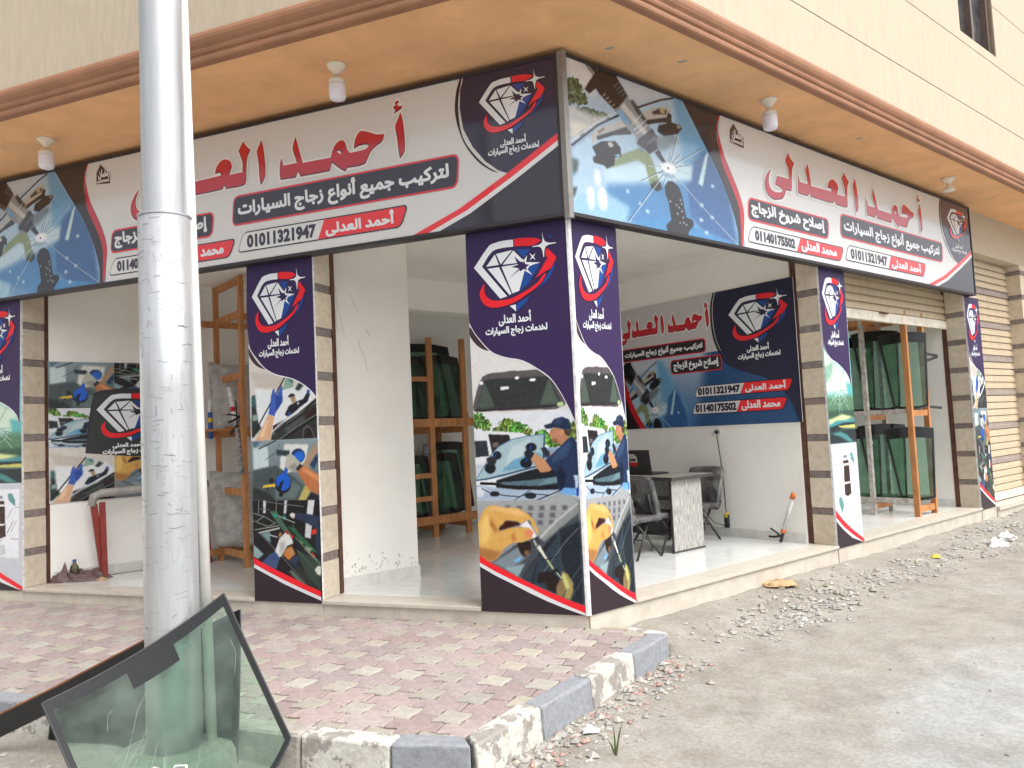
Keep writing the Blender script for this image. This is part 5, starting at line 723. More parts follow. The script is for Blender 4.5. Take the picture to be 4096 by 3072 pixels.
# skirting tiles
def skirting(s0, s1, n0, n1, along):
    L = (s1-s0) if along == 's' else (n1-n0); k = max(1, round(L/.6))
    for i in range(k):
        a = i*L/k+.0015; b = (i+1)*L/k-.0015
        if along == 's': rb('skirting_tile', s0+a, s0+b, n0, n1, FZ, FZ+.115, M_SKIRT)
        else: rb('skirting_tile', s0, s1, n0+a, n0+b, FZ, FZ+.115, M_SKIRT)
skirting(-1.005, -.03, -2.49, -2.476, 's'); skirting(-2.9, 3.95, WALLN, WALLN+.014, 's'); skirting(3.976, 3.99, WALLN, -.34, 'n'); skirting(8.332, 8.346, -4.1, -.34, 'n'); rb('skirting_tile', -.03, -.016, -2.74, -2.476, FZ, FZ+.115, M_SKIRT)
# floor
fl = MB().prism([(-7.2, .02), (-.1, .02), tuple(SN(.6, -.02)[:2]), tuple(SN(8.8, -.02)[:2]), tuple(SN(8.8, -4.3)[:2]), tuple(SN(3.0, -6.2)[:2]), (-8.5, 1.0)], -.4, FZ-.008).build('floor', M_CONC, B)
T6 = .60
for i in range(-7, 15):
    for j in range(-11, 1):
        P = [tuple(SN(s, n_)[:2]) for s, n_ in ((i*T6, j*T6-.25), ((i+1)*T6, j*T6-.25), ((i+1)*T6, (j+1)*T6-.25), (i*T6, (j+1)*T6-.25))]
        P = clip(P, 0, .262, 0, 1)
        if len(P) > 2: P = clip(P, *SN(0, -.262)[:2], -N.x, -N.y)
        if len(P) < 3 or abs(area2(P)) < .01: continue
        if area2(P) < 0: P = P[::-1]
        cx = sum(p[0] for p in P)/len(P); cy = sum(p[1] for p in P)/len(P); s_ = cx*U.x+cy*U.y; nn = cx*N.x+cy*N.y
        if s_ > 8.3 or nn < -5.8 or (s_ > 3.95 and nn < -4.1): continue
        P = shrink([(a-cx, b-cy) for a, b in P], .001)
        MB().prism(P, -.006, 0).build('floor_tile', M_FLOOR, fl, loc=(cx, cy, FZ))
# thresholds: marble treads and risers
def tread(fr, a, b, top=FZ, low=-.001):
    f = lb if fr == 'L' else None; L = b-a; k = max(1, round(L/1.05))
    for i in range(k):
        x0 = a+i*L/k+.001; x1 = a+(i+1)*L/k-.001
        if fr == 'L': MB().box((x0, -.035, top-.032), (x1, .262, top), .004).build('threshold_stone', M_MARBLE, B); MB().box((x0, -.012, low), (x1, .02, top-.033)).build('riser_stone', M_MARBLE, B)
        else: MB().box((x0, -.035, top-.032), (x1, .262, top), .004).build('threshold_stone', M_MARBLE, B, rotz=TH); MB().box((x0, -.012, low), (x1, .02, top-.033)).build('riser_stone', M_MARBLE, B, rotz=TH)
tread('L', -6.46, -3.30); tread('L', -2.53, -.93); tread('R', .565, 4.03, low=-.16); tread('R', 4.63, 8.36, low=-.16)
for a, b in ((-3.30, -2.53), (-7.3, -6.46), (-.93, -.0)): MB().box((a+.001, -.016, -.001), (b-.001, .003, .112 if a < -1 else .103)).build('riser_stone', M_MARBLE, B)
for a, b in ((.0, .565), (4.03, 4.63), (8.36, 8.95)): MB().box((a+.012, -.016, -.2), (b-.001, .003, .103)).build('riser_stone', M_MARBLE, B, rotz=TH)
# crumbly footing under the right front
fv = []; ff = []; ns = 170; K = 5
for i in range(ns):
    s = .35+i*.06
    for k, (o, z) in enumerate(((-.03, -.03), (.012, -.035), (.05, -.075), (.13, -.11), (.30, -.20))):
        p = SN(s, o+random.uniform(-.02, .02)*(k > 1), z+random.uniform(-.014, .014)*(k > 0)); fv.append(tuple(p))
    if i:
        for k in range(K-1): ff.append(((i-1)*K+k, (i-1)*K+k+1, i*K+k+1, i*K+k))

MO = mat('ochre_sand', (.46, .31, .165), .95, .15, 20, .6, 60)
# ---- roller shutters
def shutter(s0, s1, z0, z1, n0, pitch, dark, label):
    sh = rb('shutter', s0, s1, n0-.05, n0-.02, z0, z1, M_SLAT); z = z0+.14; k = 0
    prof = [(.0, 0), (.014, .006), (.014, pitch*.62), (.004, pitch*.70), (.010, pitch*.78), (.004, pitch*.86), (.0, pitch*.9)]
    me = {}
    while z+pitch < z1+.01:
        m = M_SLATD if k % dark == dark-1 else M_SLAT
        if m not in me:
            v = []; f = []
            for (o, dz) in prof: v += [(s0, -o, dz), (s1, -o, dz)]
            for i in range(len(prof)-1): f.append((2*i, 2*i+1, 2*i+3, 2*i+2))
            me[m] = bpy.data.meshes.new('slat'); me[m].from_pydata(v, [], f); me[m].materials.append(m)
        o = bpy.data.objects.new('slat', me[m]); o.location = (0, -n0, z-0); link(o, sh); z += pitch; k += 1
    MB().box((s0, -n0-.025, z0), (s1, -n0+.015, z0+.13), .008).build('bottom_bar', M_SLATB, sh); return sh
sh1 = shutter(4.62, 8.345, 2.885, 3.52, -.28, .105, 99, '')
for s in (6.1, 6.2): MB().tube([SNl for SNl in [(s, .25, 3.01), (s+.03, .22, 2.99), (s+.09, .22, 3.0)]], .012, 6).build('hook', M_RUST, sh1)
sh2 = shutter(8.95, 10.95, .12, 4.15, -.20, .113, 5, '')
rb('far_pillar', 10.95, 11.6, -.3, .02, -.3, 4.12, M_STONE)
for z in np.arange(.5, 4.0, .43): rb('band_stone', 10.94, 11.6, -.3, .03, z, z+.08, M_BAND)
rb('threshold_stone', 8.96, 10.95, -.2, .06, .04, .10, M_MARBLE); rb('riser_stone', 8.96, 13, -.2, .03, -.3, .04, M_MARBLE); rb('wall', 11.6, 22, -.3, .0, -.4, 4.12, M_WALLUP)
MB().prism([(XL, .0), (-7.24, .0), (-7.24, .3), (XL, .3)], -.4, 3.37).build('wall', M_WALLUP, B)
rb('wall', -8, -3.3, -6.4, -6.2, -.2, 3.8, M_INT)
# ------------------------------------------------------------------ signs
fr = build_fascia(); cF = offc(DD, DD); place(fr, (cF.x+N.x*.0, cF.y, FB), TH)
fl_ = copy_tree(fr); fl_['label'] = 'long shop fascia on the left street front, partly hidden by the steel pole'; place(fl_, (-7.11, -DD, FB), 0, (7.11+cF.x-.045)/8.645)
# aluminium corner trim
tr = thing('corner_trim', 'grey metal trim post joining the two fascias at the corner', 'trim', (cF.x, cF.y, FB)); MB().prism([(-.05, .02), (-.045, -.016), (.0, -.022), (.03, .005), (.02, .05)], -.02, FT-FB+.01).build('trim_post', M_ALU, tr)
BH = 3.258
bc = build_banner('C', .923, BH, 'wide corner-pillar banner with a hand filling a chip, facing left', 'pillar banners'); place(bc, (-.923, -.026, .106), 0)
bc2 = copy_tree(bc); bc2['label'] = 'narrow corner-pillar banner with the hand picture, facing the dirt road'; p = SN(.0, .026, .106); place(bc2, (p.x, p.y, .106), TH, .5626/.923)
bb = build_banner('B', .769, BH-.005, 'pillar banner with gloved hands and suction cup, between the two left openings', 'pillar banners'); place(bb, (-3.2947, -.026, .113), 0)
bb2 = copy_tree(bb); bb2['label'] = 'farthest narrow pillar banner, beside the closed cream shutter'; p = SN(8.3375, .026); place(bb2, (p.x, p.y, .106), TH, .559/.769)
ba = build_banner('A', .61, BH+.01, 'pillar banner with shattered glass and car diagram, right of the desk', 'pillar banners'); p = SN(4.012, .026); place(ba, (p.x, p.y, .105), TH)
ba2 = copy_tree(ba); ba2['label'] = 'pillar banner cut by the left picture edge, shattered glass photo'; place(ba2, (-7.233, -.026, .113), 0, .769/.61)
cb = thing('banner_corner_strip', 'white edge strip between the two corner-pillar banners', 'trim', (0, 0, .106)); MB().prism([(-.006, .004), (-.006, -.034), (.016, -.034), (.034, -.008), (.01, .01)], 0, BH).build('strip', MATS['white'], cb)
pr_ = build_poster_right(); p = SN(3.975, -3.2); place(pr_, (p.x, p.y, 1.57), TH-math.pi/2)
pl_ = build_poster_left(); p = SN(-2.94, WALLN+.014); place(pl_, (p.x, p.y, 1.04), TH)
# ------------------------------------------------------------------ soffit lamps
def lamp(label, loc, bulb=True):
    t = thing('ceiling_lamp', label, 'lamp', loc, group='bulb lamps under the soffit')
    MB().lathe([(.0, 0), (.085, -.0), (.082, -.02), (.045, -.055), (.028, -.075), (.026, -.10), (.0, -.10)], n=20).build('lamp_holder', M_CERA, t, True)
    if bulb:
        MB().lathe([(.028, -.095), (.045, -.12), (.068, -.135), (.07, -.17)], n=20).build('bulb_collar', M_CERA, t, True)
        MB().lathe([(.068, -.165), (.071, -.19), (.071, -.275), (.064, -.30), (.03, -.315), (.0, -.316)], n=20).build('bulb', M_BULB, t, True)
    else: MB().lathe([(.026, -.09), (.03, -.11), (.07, -.15), (.08, -.175), (.04, -.18), (.0, -.18)], n=20).build('lamp_shade', M_CERA, t, True)
    return t
lamp('white bulb lamp under the soffit at the far left, beside the pole', (-5.24, -.642, ZS)); lamp('white bulb lamp under the soffit between pole and building corner', (-1.769, -.662, ZS))
lamp('white bulb lamp over the right street front sign', (1.623, 1.823, ZS)); lamp('farthest lamp on the right soffit, short flared shade', (3.807, 5.706, ZS), False)
for x, y in ((.42, .1), (.95, .62), (2.55, 3.45)):
    mk = MB().lathe([(.0, -.002), (.04, -.003), (.05, .002)], n=9).build('plaster_scar', M_CONC, B, loc=(x, y, ZS)); mk.scale.y = .5
# ------------------------------------------------------------------ steel pole, conduit, footing
PX, PY = -1.66, -2.68
t = thing('lamp_pole', 'tall galvanised steel pole with thicker scratched lower sleeve', 'pole', (PX, PY, -.05))
MB().tube([(0, 0, z) for z in (0, .3, 1, 2, 3.0)], [.147, .147, .146, .146, .146], 40, True).build('sleeve', M_STEEL, t, True)
MB().tube([(0, 0, z) for z in (2.9, 3.02, 5, 8.5)], [.122, .122, .119, .112], 40).build('shaft', M_STEEL, t, True)
MB().tube([(0, 0, 3.0), (0, 0, 3.012), (0, 0, 3.02)], [.149, .149, .124], 40).build('sleeve_lip', M_STEEL, t)
_sr = random.Random(3); sc = MB()
for k in range(230):       # scratches and crazing: thin dark weathering marks on the sleeve
    z = _sr.uniform(.4, 2.98); a = _sr.uniform(-2.7, .0); hz = _sr.random() < .6; L = _sr.uniform(.02, .10); w = _sr.uniform(.0006, .0017); u, v = a, z
    for q in range(4):
        du = (L/4/.147*_sr.uniform(.4, 1.2) if hz else _sr.uniform(-.05, .05)); dv = (_sr.uniform(-.007, .007) if hz else -L/4*_sr.uniform(.5, 1.3))
        P = [(.1475*math.cos(x), .1475*math.sin(x), y) for x, y in ((u, v), (u+du, v+dv))]; ox = 0 if hz else w/.147
        sc.add([(P[0][0], P[0][1], P[0][2]-w), (P[1][0], P[1][1], P[1][2]-w), (P[1][0]-ox*.1, P[1][1]+ox*.1, P[1][2]+w*(1 if hz else 2)), (P[0][0]-ox*.1, P[0][1]+ox*.1, P[0][2]+w*(1 if hz else 2))], [(0, 1, 2, 3)]); u += du; v += dv
sc.build('scratches', mat('scratch', (.30, .30, .31), .8, .4), t)['kind'] = 'stuff'
t = thing('pole_footing', 'round concrete footing at the foot of the steel pole', 'footing', (PX, PY, -.3))
MB().lathe([(.345, -.1), (.335, .1), (.325, .21), (.30, .245), (.20, .258), (.0, .262)], n=36).build('footing_block', M_CONC, t, True)
t = thing('conduit_pipe', 'thin white plastic conduit running up behind the steel pole', 'pipe', (PX, PY, -.05))
a = _r*.193+Vector((-.03, .05, 0)); b = _r*.085+Vector((-.03, .05, 0)); MB().tube([a+Vector((0, 0, 0)), a+(b-a)*.5+Vector((0, 0, 3.)), b+Vector((0, 0, 6.2))], .029, 16).build('pipe', M_PVC, t, True)
# ------------------------------------------------------------------ windscreens
def bez2(a, b, c, t): return a*(1-t)**2+b*2*t*(1-t)+c*t*t
def windscreen(name, label, corners, bow, normal, fw=(.05, .09), mg=None, tab=False, top_bulge=.04, bot_bulge=.05, cat='windscreen', group=None, thick=.006, sticker=None):
    """corners: TL, TR, BR, BL (world); bow: depth of the curve along the normal"""
    TL, TR, BR, BL = [Vector(c) for c in corners]; nr = Vector(normal).normalized(); org = (BL+BR)/2; mg = mg or M_GLASS
    up = ((TL+TR)/2-(BL+BR)/2).normalized(); W0 = (TR-TL).length; H0 = (TL-BL).length; fu = fw[0]/W0; fv0 = fw[0]/H0; fv1 = fw[1]/H0
    us = [0, fu*.5, fu]+[fu+(1-2*fu)*k/18 for k in range(1, 18)]+[1-fu, 1-fu*.5, 1]; vs = [0, fv0*.5, fv0]+[fv0+(1-fv0-fv1)*k/10 for k in range(1, 10)]+[1-fv1, 1-fv1*.5, 1]
    def pt(u, v, o=0.):
        # rounded corners: pull the outline in near the corners
        e = .0
        p = (BL*(1-u)+BR*u)*(1-v)+(TL*(1-u)+TR*u)*v
        q = 1-(2*u-1)**2; p = p+up*(v*top_bulge*q-(1-v)*bot_bulge*q)+nr*(bow*q+.25*bow*(1-(2*v-1)**2)+o); return p-org
    t = thing(name, label, cat, org, group=group); nu, nv = len(us), len(vs)
    def part(nm, sel, m, sm=True):
        v = []; f = []; ix = {}
        def vid(i, j, k):
            key = (i, j, k)
            if key not in ix: ix[key] = len(v); v.append(pt(us[i], vs[j], k*thick))
            return ix[key]
        for i in range(nu-1):
            for j in range(nv-1):
                if sel((us[i]+us[i+1])/2, (vs[j]+vs[j+1])/2):
                    f.append((vid(i, j, 1), vid(i+1, j, 1), vid(i+1, j+1, 1), vid(i, j+1, 1))); f.append((vid(i, j, 0), vid(i, j+1, 0), vid(i+1, j+1, 0), vid(i+1, j, 0)))
        return mesh_obj(nm, v, f, m, t, sm)
    inb = lambda u, v: u < fu or u > 1-fu or v < fv0 or v > 1-fv1 or (tab and .40 < u < .66 and v > 1-fv1-.13)
    part('glass', lambda u, v: not inb(u, v), mg); part('black_border', inb, M_FRIT)
    loop = [(u, 0) for u in us]+[(1, v) for v in vs[1:]]+[(u, 1) for u in us[::-1][1:]]+[(0, v) for v in vs[::-1][1:-1]]
    MB().tube([pt(u, v, thick/2) for u, v in loop]+[pt(0, 0, thick/2)], .0055, 6).build('edge_seal', M_SEAL, t, True)
    if sticker:
        u, v, m = sticker; c = pt(u, v, thick+.001); c2 = pt(u+.06, v, thick+.001); c3 = pt(u+.06, v+.05, thick+.001); c4 = pt(u, v+.05, thick+.001); mesh_obj('sticker', [c, c2, c3, c4], [(0, 1, 2, 3)], m, t)
    return t, pt
def px_ray(x, y):       # direction through a pixel of the photograph, used once to set out the leaning panes
    d = _rr*((x-2048)/3047)-_uu*((y-1536)/3047)+_f; return d
def on_plane(x, y, p0, nn): d = px_ray(x, y); tt = (Vector(p0)-CAM).dot(nn)/d.dot(nn); return CAM+d*tt
fh = Vector((-.709, .706, 0)); hh = Vector((.706, .709, 0)); pc = Vector((PX, PY, 0))
T0 = pc-fh*.20+Vector((0, 0, .62)); B0 = pc-fh*.46+Vector((0, 0, -.17)); nW1 = hh.cross(T0-B0).normalized()
if nW1.dot(CAM-T0) < 0: nW1 = -nW1
C1 = [on_plane(x, y, T0, nW1) for x, y in ((168, 2813), (895, 2374), (1163, 2952), (430, 3440))]
w1, pt1 = windscreen('windscreen', 'used windscreen with black border and mirror patch leaning on the front of the steel pole', C1, -.05, nW1, (.030, .052), None, True, -.03, .20)
_cr = random.Random(9); cm = MB()
for k in range(16):        # cracks in the glass
    cx, cy = _cr.choice(((.30, .45), (.25, .55), (.78, .62), (.36, .35))); cx += _cr.uniform(-.12, .12); cy += _cr.uniform(-.2, .2); a = _cr.gauss(.85, .15); L = _cr.uniform(.04, .22)
    q = [pt1(min(.93, max(.06, cx+t*L*math.cos(a))), min(.8, max(.06, cy+t*L*math.sin(a)*1.4)), .0075) for t in (0, .5, 1)]; cm.tube(q, .00045, 4)
cm.build('cracks', mat('crack_edge', (.55, .62, .57), .3, .1), w1)['kind'] = 'stuff'
p0 = Vector((0, -2.512, 0)); nY = Vector((0, -1, .04)).normalized()
C2 = [on_plane(x, y, p0, nY) for x, y in ((215, 2800), (963, 2437), (950, 3060), (170, 3130))]
windscreen('windscreen', 'green windscreen standing behind the steel pole', C2, -.02, nY, (.045, .09), glassmat('mid_green_glass', (.78, .90, .82), .04, .16, (.5, .55, .5)), False, .0, .02)
q0 = on_plane(-180, 2970, Vector((0, -2.86, 0)), Vector((0, -1, 0))); q1 = on_plane(640, 2545, Vector((0, -2.54, 0)), Vector((0, -1, 0)))
t = thing('dark_trim_board', 'long dark board leaning against the pole from the left picture edge', 'board', q0); d = q1-q0
pts_ = []; 
MB().bar((0, 0, -.03), d*.5+Vector((0, 0, -.045)), .03, .13).bar(d*.5+Vector((0, 0, -.045)), d+Vector((0, 0, -.04)), .03, .12).build('board', M_FRIT, t); MB().bar((0, 0, .038), d*.5+Vector((0, 0, .022)), .032, .010).bar(d*.5+Vector((0, 0, .022)), d+Vector((0, 0, .024)), .032, .010).build('worn_edge', MATS['brown'], t)
MB().tube([(PX+.16, PY-.30, -.06), (PX+.20, PY-.34, .0), (PX+.26, PY-.35, .0), (PX+.27, PY-.36, -.08), (PX+.33, PY-.33, .02), (PX+.40, PY-.33, .03), (PX+.44, PY-.36, -.05), (PX+.47, PY-.37, -.13)], .007, 6).build('cord_scrap', MATS['white'])
tag(bpy.data.objects['cord_scrap'], 'looped white cord lying on the round pole footing', 'cord')
# ------------------------------------------------------------------ wooden racks
def rackpart(t, nm, a, b, w, h, m=None): MB().bar(a, b, w, h).build(nm, m or M_WOOD, t)
# rack of the left bay (ladder-like end frame in view)
def P_(s, n_, z=0.): return SN(s, n_, z+FZ)
o = P_(-1.06, -5.58); t = thing('wooden_rack', 'tall empty pine rack in the left shop bay behind the pole', 'rack', o, TH); L = lambda ds, dn, z: (ds, -dn, z)
for dn in (0, .855):
    rackpart(t, 'post', L(.02 if dn else 0, dn, 0), L(.02 if dn else 0, dn, 3.55), .085, .05)
for z in (.14, .90, 1.66, 2.32, 3.08, 3.50): rackpart(t, 'rung', L(.0, .0, z), L(.02, .855, z), .04, .085)
for ds in (1.15,):
    for dn in (0, .855): rackpart(t, 'post', L(ds, dn, 0), L(ds, dn, 3.3), .085, .05)
for z in (.12, 1.62, 3.05):
    for dn in (.03, .82): rackpart(t, 'rail', L(-.55 if dn < .1 else .03, dn, z), L(1.15, dn, z), .045, .08)
rackpart(t, 'shelf_board', L(-.55, .0, 1.67), L(1.1, .0, 1.67), .16, .025); rackpart(t, 'shelf_board', L(-.3, .45, 1.67), L(1.1, .45, 1.67), .30, .025)
def wrapped(label, o_, w, h, lean, rz, grp='wrapped panes in the left rack'):
    t2 = thing('wrapped_pane', label, 'wrapped glass', o_, rz, group=grp); v = []; f = []; nx, nz_ = 14, 12
    for j in range(nz_+1):
        for i in range(nx+1):
            u = i/nx; q = j/nz_; sag = .05*math.sin(u*math.pi)
            v.append((w*(u-.5)*(1-.12*(1-q)), -.06*(1-(2*u-1)**2)+lean*q+.012*math.sin(9*u+5*q)+random.uniform(-.006, .006), h*q-sag*(1 if j == nz_ else .8)+random.uniform(-.006, .006)))
    n = len(v); v += [(a, b+.02, c) for a, b, c in v]
    for j in range(nz_):
        for i in range(nx): a = j*(nx+1)+i; f.append((a, a+1, a+nx+2, a+nx+1)); f.append((n+a+nx+1, n+a+nx+2, n+a+1, n+a))
    for i in range(nx): f.append((i, n+i, n+i+1, i+1)); a = nz_*(nx+1)+i; f.append((a, a+1, n+a+1, n+a))
    for j in range(nz_): a = j*(nx+1); f.append((a, a+nx+1, n+a+nx+1, n+a)); a += nx; f.append((a, n+a, n+a+nx+1, a+nx+1))
    mesh_obj('wrapping', v, f, M_WRAPG, t2, True); return t2
wrapped('grey plastic-wrapped pane on the lower level of the left rack', P_(-.84, -5.25, .22), .86, .95, .08, TH+R_(-19)); wrapped('grey plastic-wrapped pane on the upper level of the left rack', P_(-.84, -5.25, 1.70), .84, .85, .08, TH+R_(-19))
# rack 2, deep in the corner room
o = P_(1.78, -4.88); t = thing('wooden_rack', 'pine rack full of windscreens deep in the corner room', 'rack', o, TH)
for ds in (0, .6, -1.1):
    for dn in (0, -.72): rackpart(t, 'post', L(ds, dn, 0), L(ds, dn, 2.92 if dn == 0 else 2.72), .05, .085)
for z in (.25, 1.66):
    for dn in (0.02, -.70): rackpart(t, 'rail', L(-1.15, dn, z), L(.95, dn, z), .04, .12)
for z in (.57, .90, 2.30): rackpart(t, 'rail', L(-1.15, .04, z), L(.0, .04, z), .03, .07)
for ds in (0, .6, -1.1):
    for z in (.14, 1.55): rackpart(t, 'cross_bar', L(ds, 0.02, z), L(ds, -.70, z), .05, .09)
def stored(label, s, n_, z, w, h, yaw, lean=.12, group=None, mg=None, bow=.05, fw=(.05, .12), st=None, tw=.42, bw=.5, sh=0.):
    """upright pane; yaw = direction (deg, in the right frame) of its width axis"""
    a = Vector((math.cos(TH+R_(yaw)), math.sin(TH+R_(yaw)), 0)); nn = Vector((a.y, -a.x, 0)); c = P_(s, n_, z); up = Vector((0, 0, 1))*h-nn*lean
    return windscreen('stored_windscreen', label, [c-a*(w*tw+sh)+up, c+a*(w*tw-sh)+up, c+a*w*bw, c-a*w*bw], bow, nn, fw, mg or M_GLASSD, False, .03, .03, group=group, sticker=st)[0]
G2 = 'windscreens stored in the corner room rack'
stored('upper-shelf windscreen nearest the white partition, corner room rack', 1.45, -5.0, 1.72, 1.0, .92, 4, group=G2)
stored('upper-shelf windscreen on the right of the corner room rack', 2.15, -5.12, 1.72, .95, .95, 0, group=G2)
stored('rearmost upper-shelf windscreen showing above the others, corner room rack', 2.05, -5.3, 1.74, 1.1, 1.12, 2, group=G2)
stored('lower-shelf windscreen nearest the white partition, corner room rack', 1.45, -5.0, .32, 1.0, .85, 4, group=G2)
stored('lower-shelf windscreen on the right of the corner room rack', 2.1, -5.1, .32, .85, .86, 2, group=G2); stored('rearmost lower-shelf windscreen with dark top, corner room rack', 2.35, -5.3, .34, .9, 1.0, 0, group=G2)
# rack 3 in the right bay
o = P_(6.92, -.30); t = thing('wooden_rack', 'two-level pine rack full of green windscreens in the right shop bay', 'rack', o, TH)
for ds in (0, .56): rackpart(t, 'post', L(ds, 0, 0), L(ds, 0, 2.95), .075, .055)
for z in (.10, 1.47): rackpart(t, 'cross_bar', L(0, 0, z), L(.56, 0, z), .05, .085)
for ds in (0, .56):
    for dn in (-.62, -1.7): rackpart(t, 'wrapped_post', L(ds, dn, .0), L(ds, dn, 2.95), .06, .06, M_WOODW)
    for z in (.22, 1.50): rackpart(t, 'wrapped_rail', L(ds, 0, z), L(ds, -2.4, z), .05, .07, M_WOODW)
    rackpart(t, 'rail', L(ds, -.4, 2.86), L(ds, -2.4, 2.86), .05, .08)
for dn in (-.62, -1.7):
    for z in (.12, 1.43, 2.78): rackpart(t, 'cross_bar', L(0, dn, z), L(.56, dn, z), .05, .08)
for z in (2.35, 1.56): rackpart(t, 'bracket', L(.56, .0, z), L(.95, .05, z-.03), .03, .035, M_METALB); 
rackpart(t, 'bracket', L(.56, .0, 2.22), L(.95, .05, 2.30), .03, .035, M_METALB)
G3 = 'windscreens stored in the right bay rack'
M_GP = glassmat('pale_green_glass', (.68, .84, .75), .05, .20, (.30, .44, .36))
for lev, z, h in (('upper', 1.56, 1.08), ('lower', .24, 1.0)):
    for k, (lb_, s_, n_) in enumerate((('{}-level windscreen nearest the front posts, right bay rack', 7.20, -.40), ('second {}-level windscreen from the street with small paper label, right bay rack', 7.12, -.76), ('third {}-level windscreen from the street, right bay rack', 7.10, -1.12), ('fourth {}-level windscreen from the street, right bay rack', 7.10, -1.48))):
        stored(lb_.format(lev), s_, n_, z, .62, h*(1.06 if k == 1 else 1), -64+k*3, .10, G3, M_GP if k == 0 else None, .06, (.035, .15), (.2, .74, MATS['white']) if k == 1 else None, .52, .36, .05)
# ------------------------------------------------------------------ office corner: desk, chairs, laptop, socket, gun
t = thing('office_desk', 'dark-edged desk with weathered oak side panel', 'desk', P_(2.565, -1.15), TH)
MB().box((0, -.0, .02), (.55, .035, .83), .003).build('side_panel', M_DESK, t); MB().box((0, 1.45, .02), (.55, 1.485, .83), .003).build('side_panel', M_DESK, t)
MB().box((-.012, -.003, .0), (.562, .038, .022)).build('foot_rail', M_DESKD, t); MB().box((-.008, .004, .02), (.0, .031, .83)).build('edge_band', M_DESKD, t)
MB().box((-.06, -.06, .83), (.72, 1.55, .868), .004).build('desk_top', M_DESKD, t); MB().box((-.055, -.055, .868), (.715, 1.545, .871)).build('top_surface', mat('desk_surface', (.24, .225, .2), .4, .15, 9), t)
MB().box((.42, .036, .34), (.44, 1.45, .83)).build('modesty_panel', M_DESK, t); MB().box((.415, .036, .12), (.435, 1.45, .335)).build('modesty_band', M_DESKD, t); MB().box((.412, .036, .55), (.42, 1.45, .60)).build('modesty_band', M_DESKD, t)
def chair(label, s, n_, rz, wrap=True):
    t = thing('chair', label, 'chair', P_(s, n_), TH+rz, 'plastic-wrapped office chairs')   # seat faces local +x
    w = .25
    bv = []; bf = []; nx, nzz = 10, 10
    for k in (0, 1):
        for j in range(nzz+1):
            for i in range(nx+1):
                u = i/nx*2-1; q = j/nzz; x = -.06-.16*q+.035*(u*u)+k*.045+random.uniform(-.004, .004); y = w*u*(1-.10*(1-q)**2)*(1-.06*q**6); bv.append((x, y, .40+.50*q-(.025*u**4 if j == nzz else 0)))
    m_ = (nx+1)*(nzz+1)
    for j in range(nzz):
        for i in range(nx): a = j*(nx+1)+i; bf.append((a, a+nx+1, a+nx+2, a+1)); bf.append((m_+a, m_+a+1, m_+a+nx+2, m_+a+nx+1))
    for i in range(nx): a = nzz*(nx+1)+i; bf.append((a, m_+a, m_+a+1, a+1)); bf.append((i, i+1, m_+i+1, m_+i))
    for j in range(nzz): a = j*(nx+1); bf.append((a, m_+a, m_+a+nx+1, a+nx+1)); a += nx; bf.append((a, a+nx+1, m_+a+nx+1, m_+a))
    bk = mesh_obj('backrest', bv, bf, M_CHAIR, t, True)
    wv = [((x-.012 if i < m_ else x+.012)+random.uniform(-.008, .008), y*1.04+random.uniform(-.006, .006), .645+(z-.645)*1.04) for i, (x, y, z) in enumerate(bv)]; mesh_obj('plastic_wrap', wv, bf, M_WRAP, bk)
    MB().box((-.03, -w, .40), (.42, w, .46), .022).build('seat', M_CHAIR, t, True)
    for sg in (-1, 1):
        MB().tube([(.10, sg*.20, .40), (-.02, sg*.205, .39), (-.08, sg*.205, .43), (-.115, sg*.205, .50), (-.16, sg*.205, .70)], .016, 8).build('back_bracket', M_METALB, t, True)
        for k in range(8): a = k/7; MB().tube([(-.02-.08*a, sg*.205, .385+.08*a*a), (-.03-.08*a, sg*.205, .39+.09*a*a)], .027, 8).build('bracket_rib', M_BLACK, t)
        MB().tube([(.28, sg*.18, .41), (-.02, sg*.245, .0)], .014, 8).build('leg', M_METALB, t, True); MB().tube([(.05, sg*.18, .41), (.40, sg*.245, .0)], .014, 8).build('leg', M_METALB, t, True)
    MB().tube([(.13, -.21, .20), (.13, .21, .20)], .011, 8).build('stretcher', M_METALB, t, True); return t
chair('wrapped chair with its back to the street, in front of the desk', 2.44, -1.47, 0); chair('chair between desk and white wall', 3.72, -1.62, math.pi); chair('chair mostly hidden behind the corner banner', 1.96, -1.42, 0)
t = thing('laptop', 'open black laptop with a sticker on its lid, on the desk', 'laptop', P_(2.78, -1.82, .872), TH)
MB().box((.0, -.22, 0), (.30, .22, .022), .004).build('keyboard_base', M_BLACK, t)
ld = MB().box((-.012, -.22, .02), (.0, .22, .31), .004).build('lid', M_BLACK, t); ld.rotation_euler.y = R_(-8)
flat('sticker', [([[(.0, 0), (.12, 0), (.12, .11), (.085, .15), (0, .15)]], (214, 210, 206)), ([[(0, 0), (.12, 0), (.12, .05), (0, .05)]], (196, 44, 44)), ([[(.01, .06), (.1, .06), (.1, .1), (.01, .1)]], (80, 76, 80)), (text_in(T_NAME, .012, .075, .115, .14, .001), (60, 50, 60))], ld, 0, M_PRINT, .0004).location = (-.0145, .10, .11)
st_ = [c for c in ld.children][0]; st_.rotation_euler.z = -math.pi/2
t = thing('wall_socket', 'white wall socket with a plugged-in black cord above the desk', 'socket', SN(3.985, -1.507, 1.486), TH)
MB().box((-.014, -.07, -.045), (.0, .07, .045), .004).build('cover_plate', MATS['white'], t); MB().tube([(-.014, -.02, 0), (-.05, -.02, 0)], [.026, .02], 12).build('plug', M_BLACK, t)
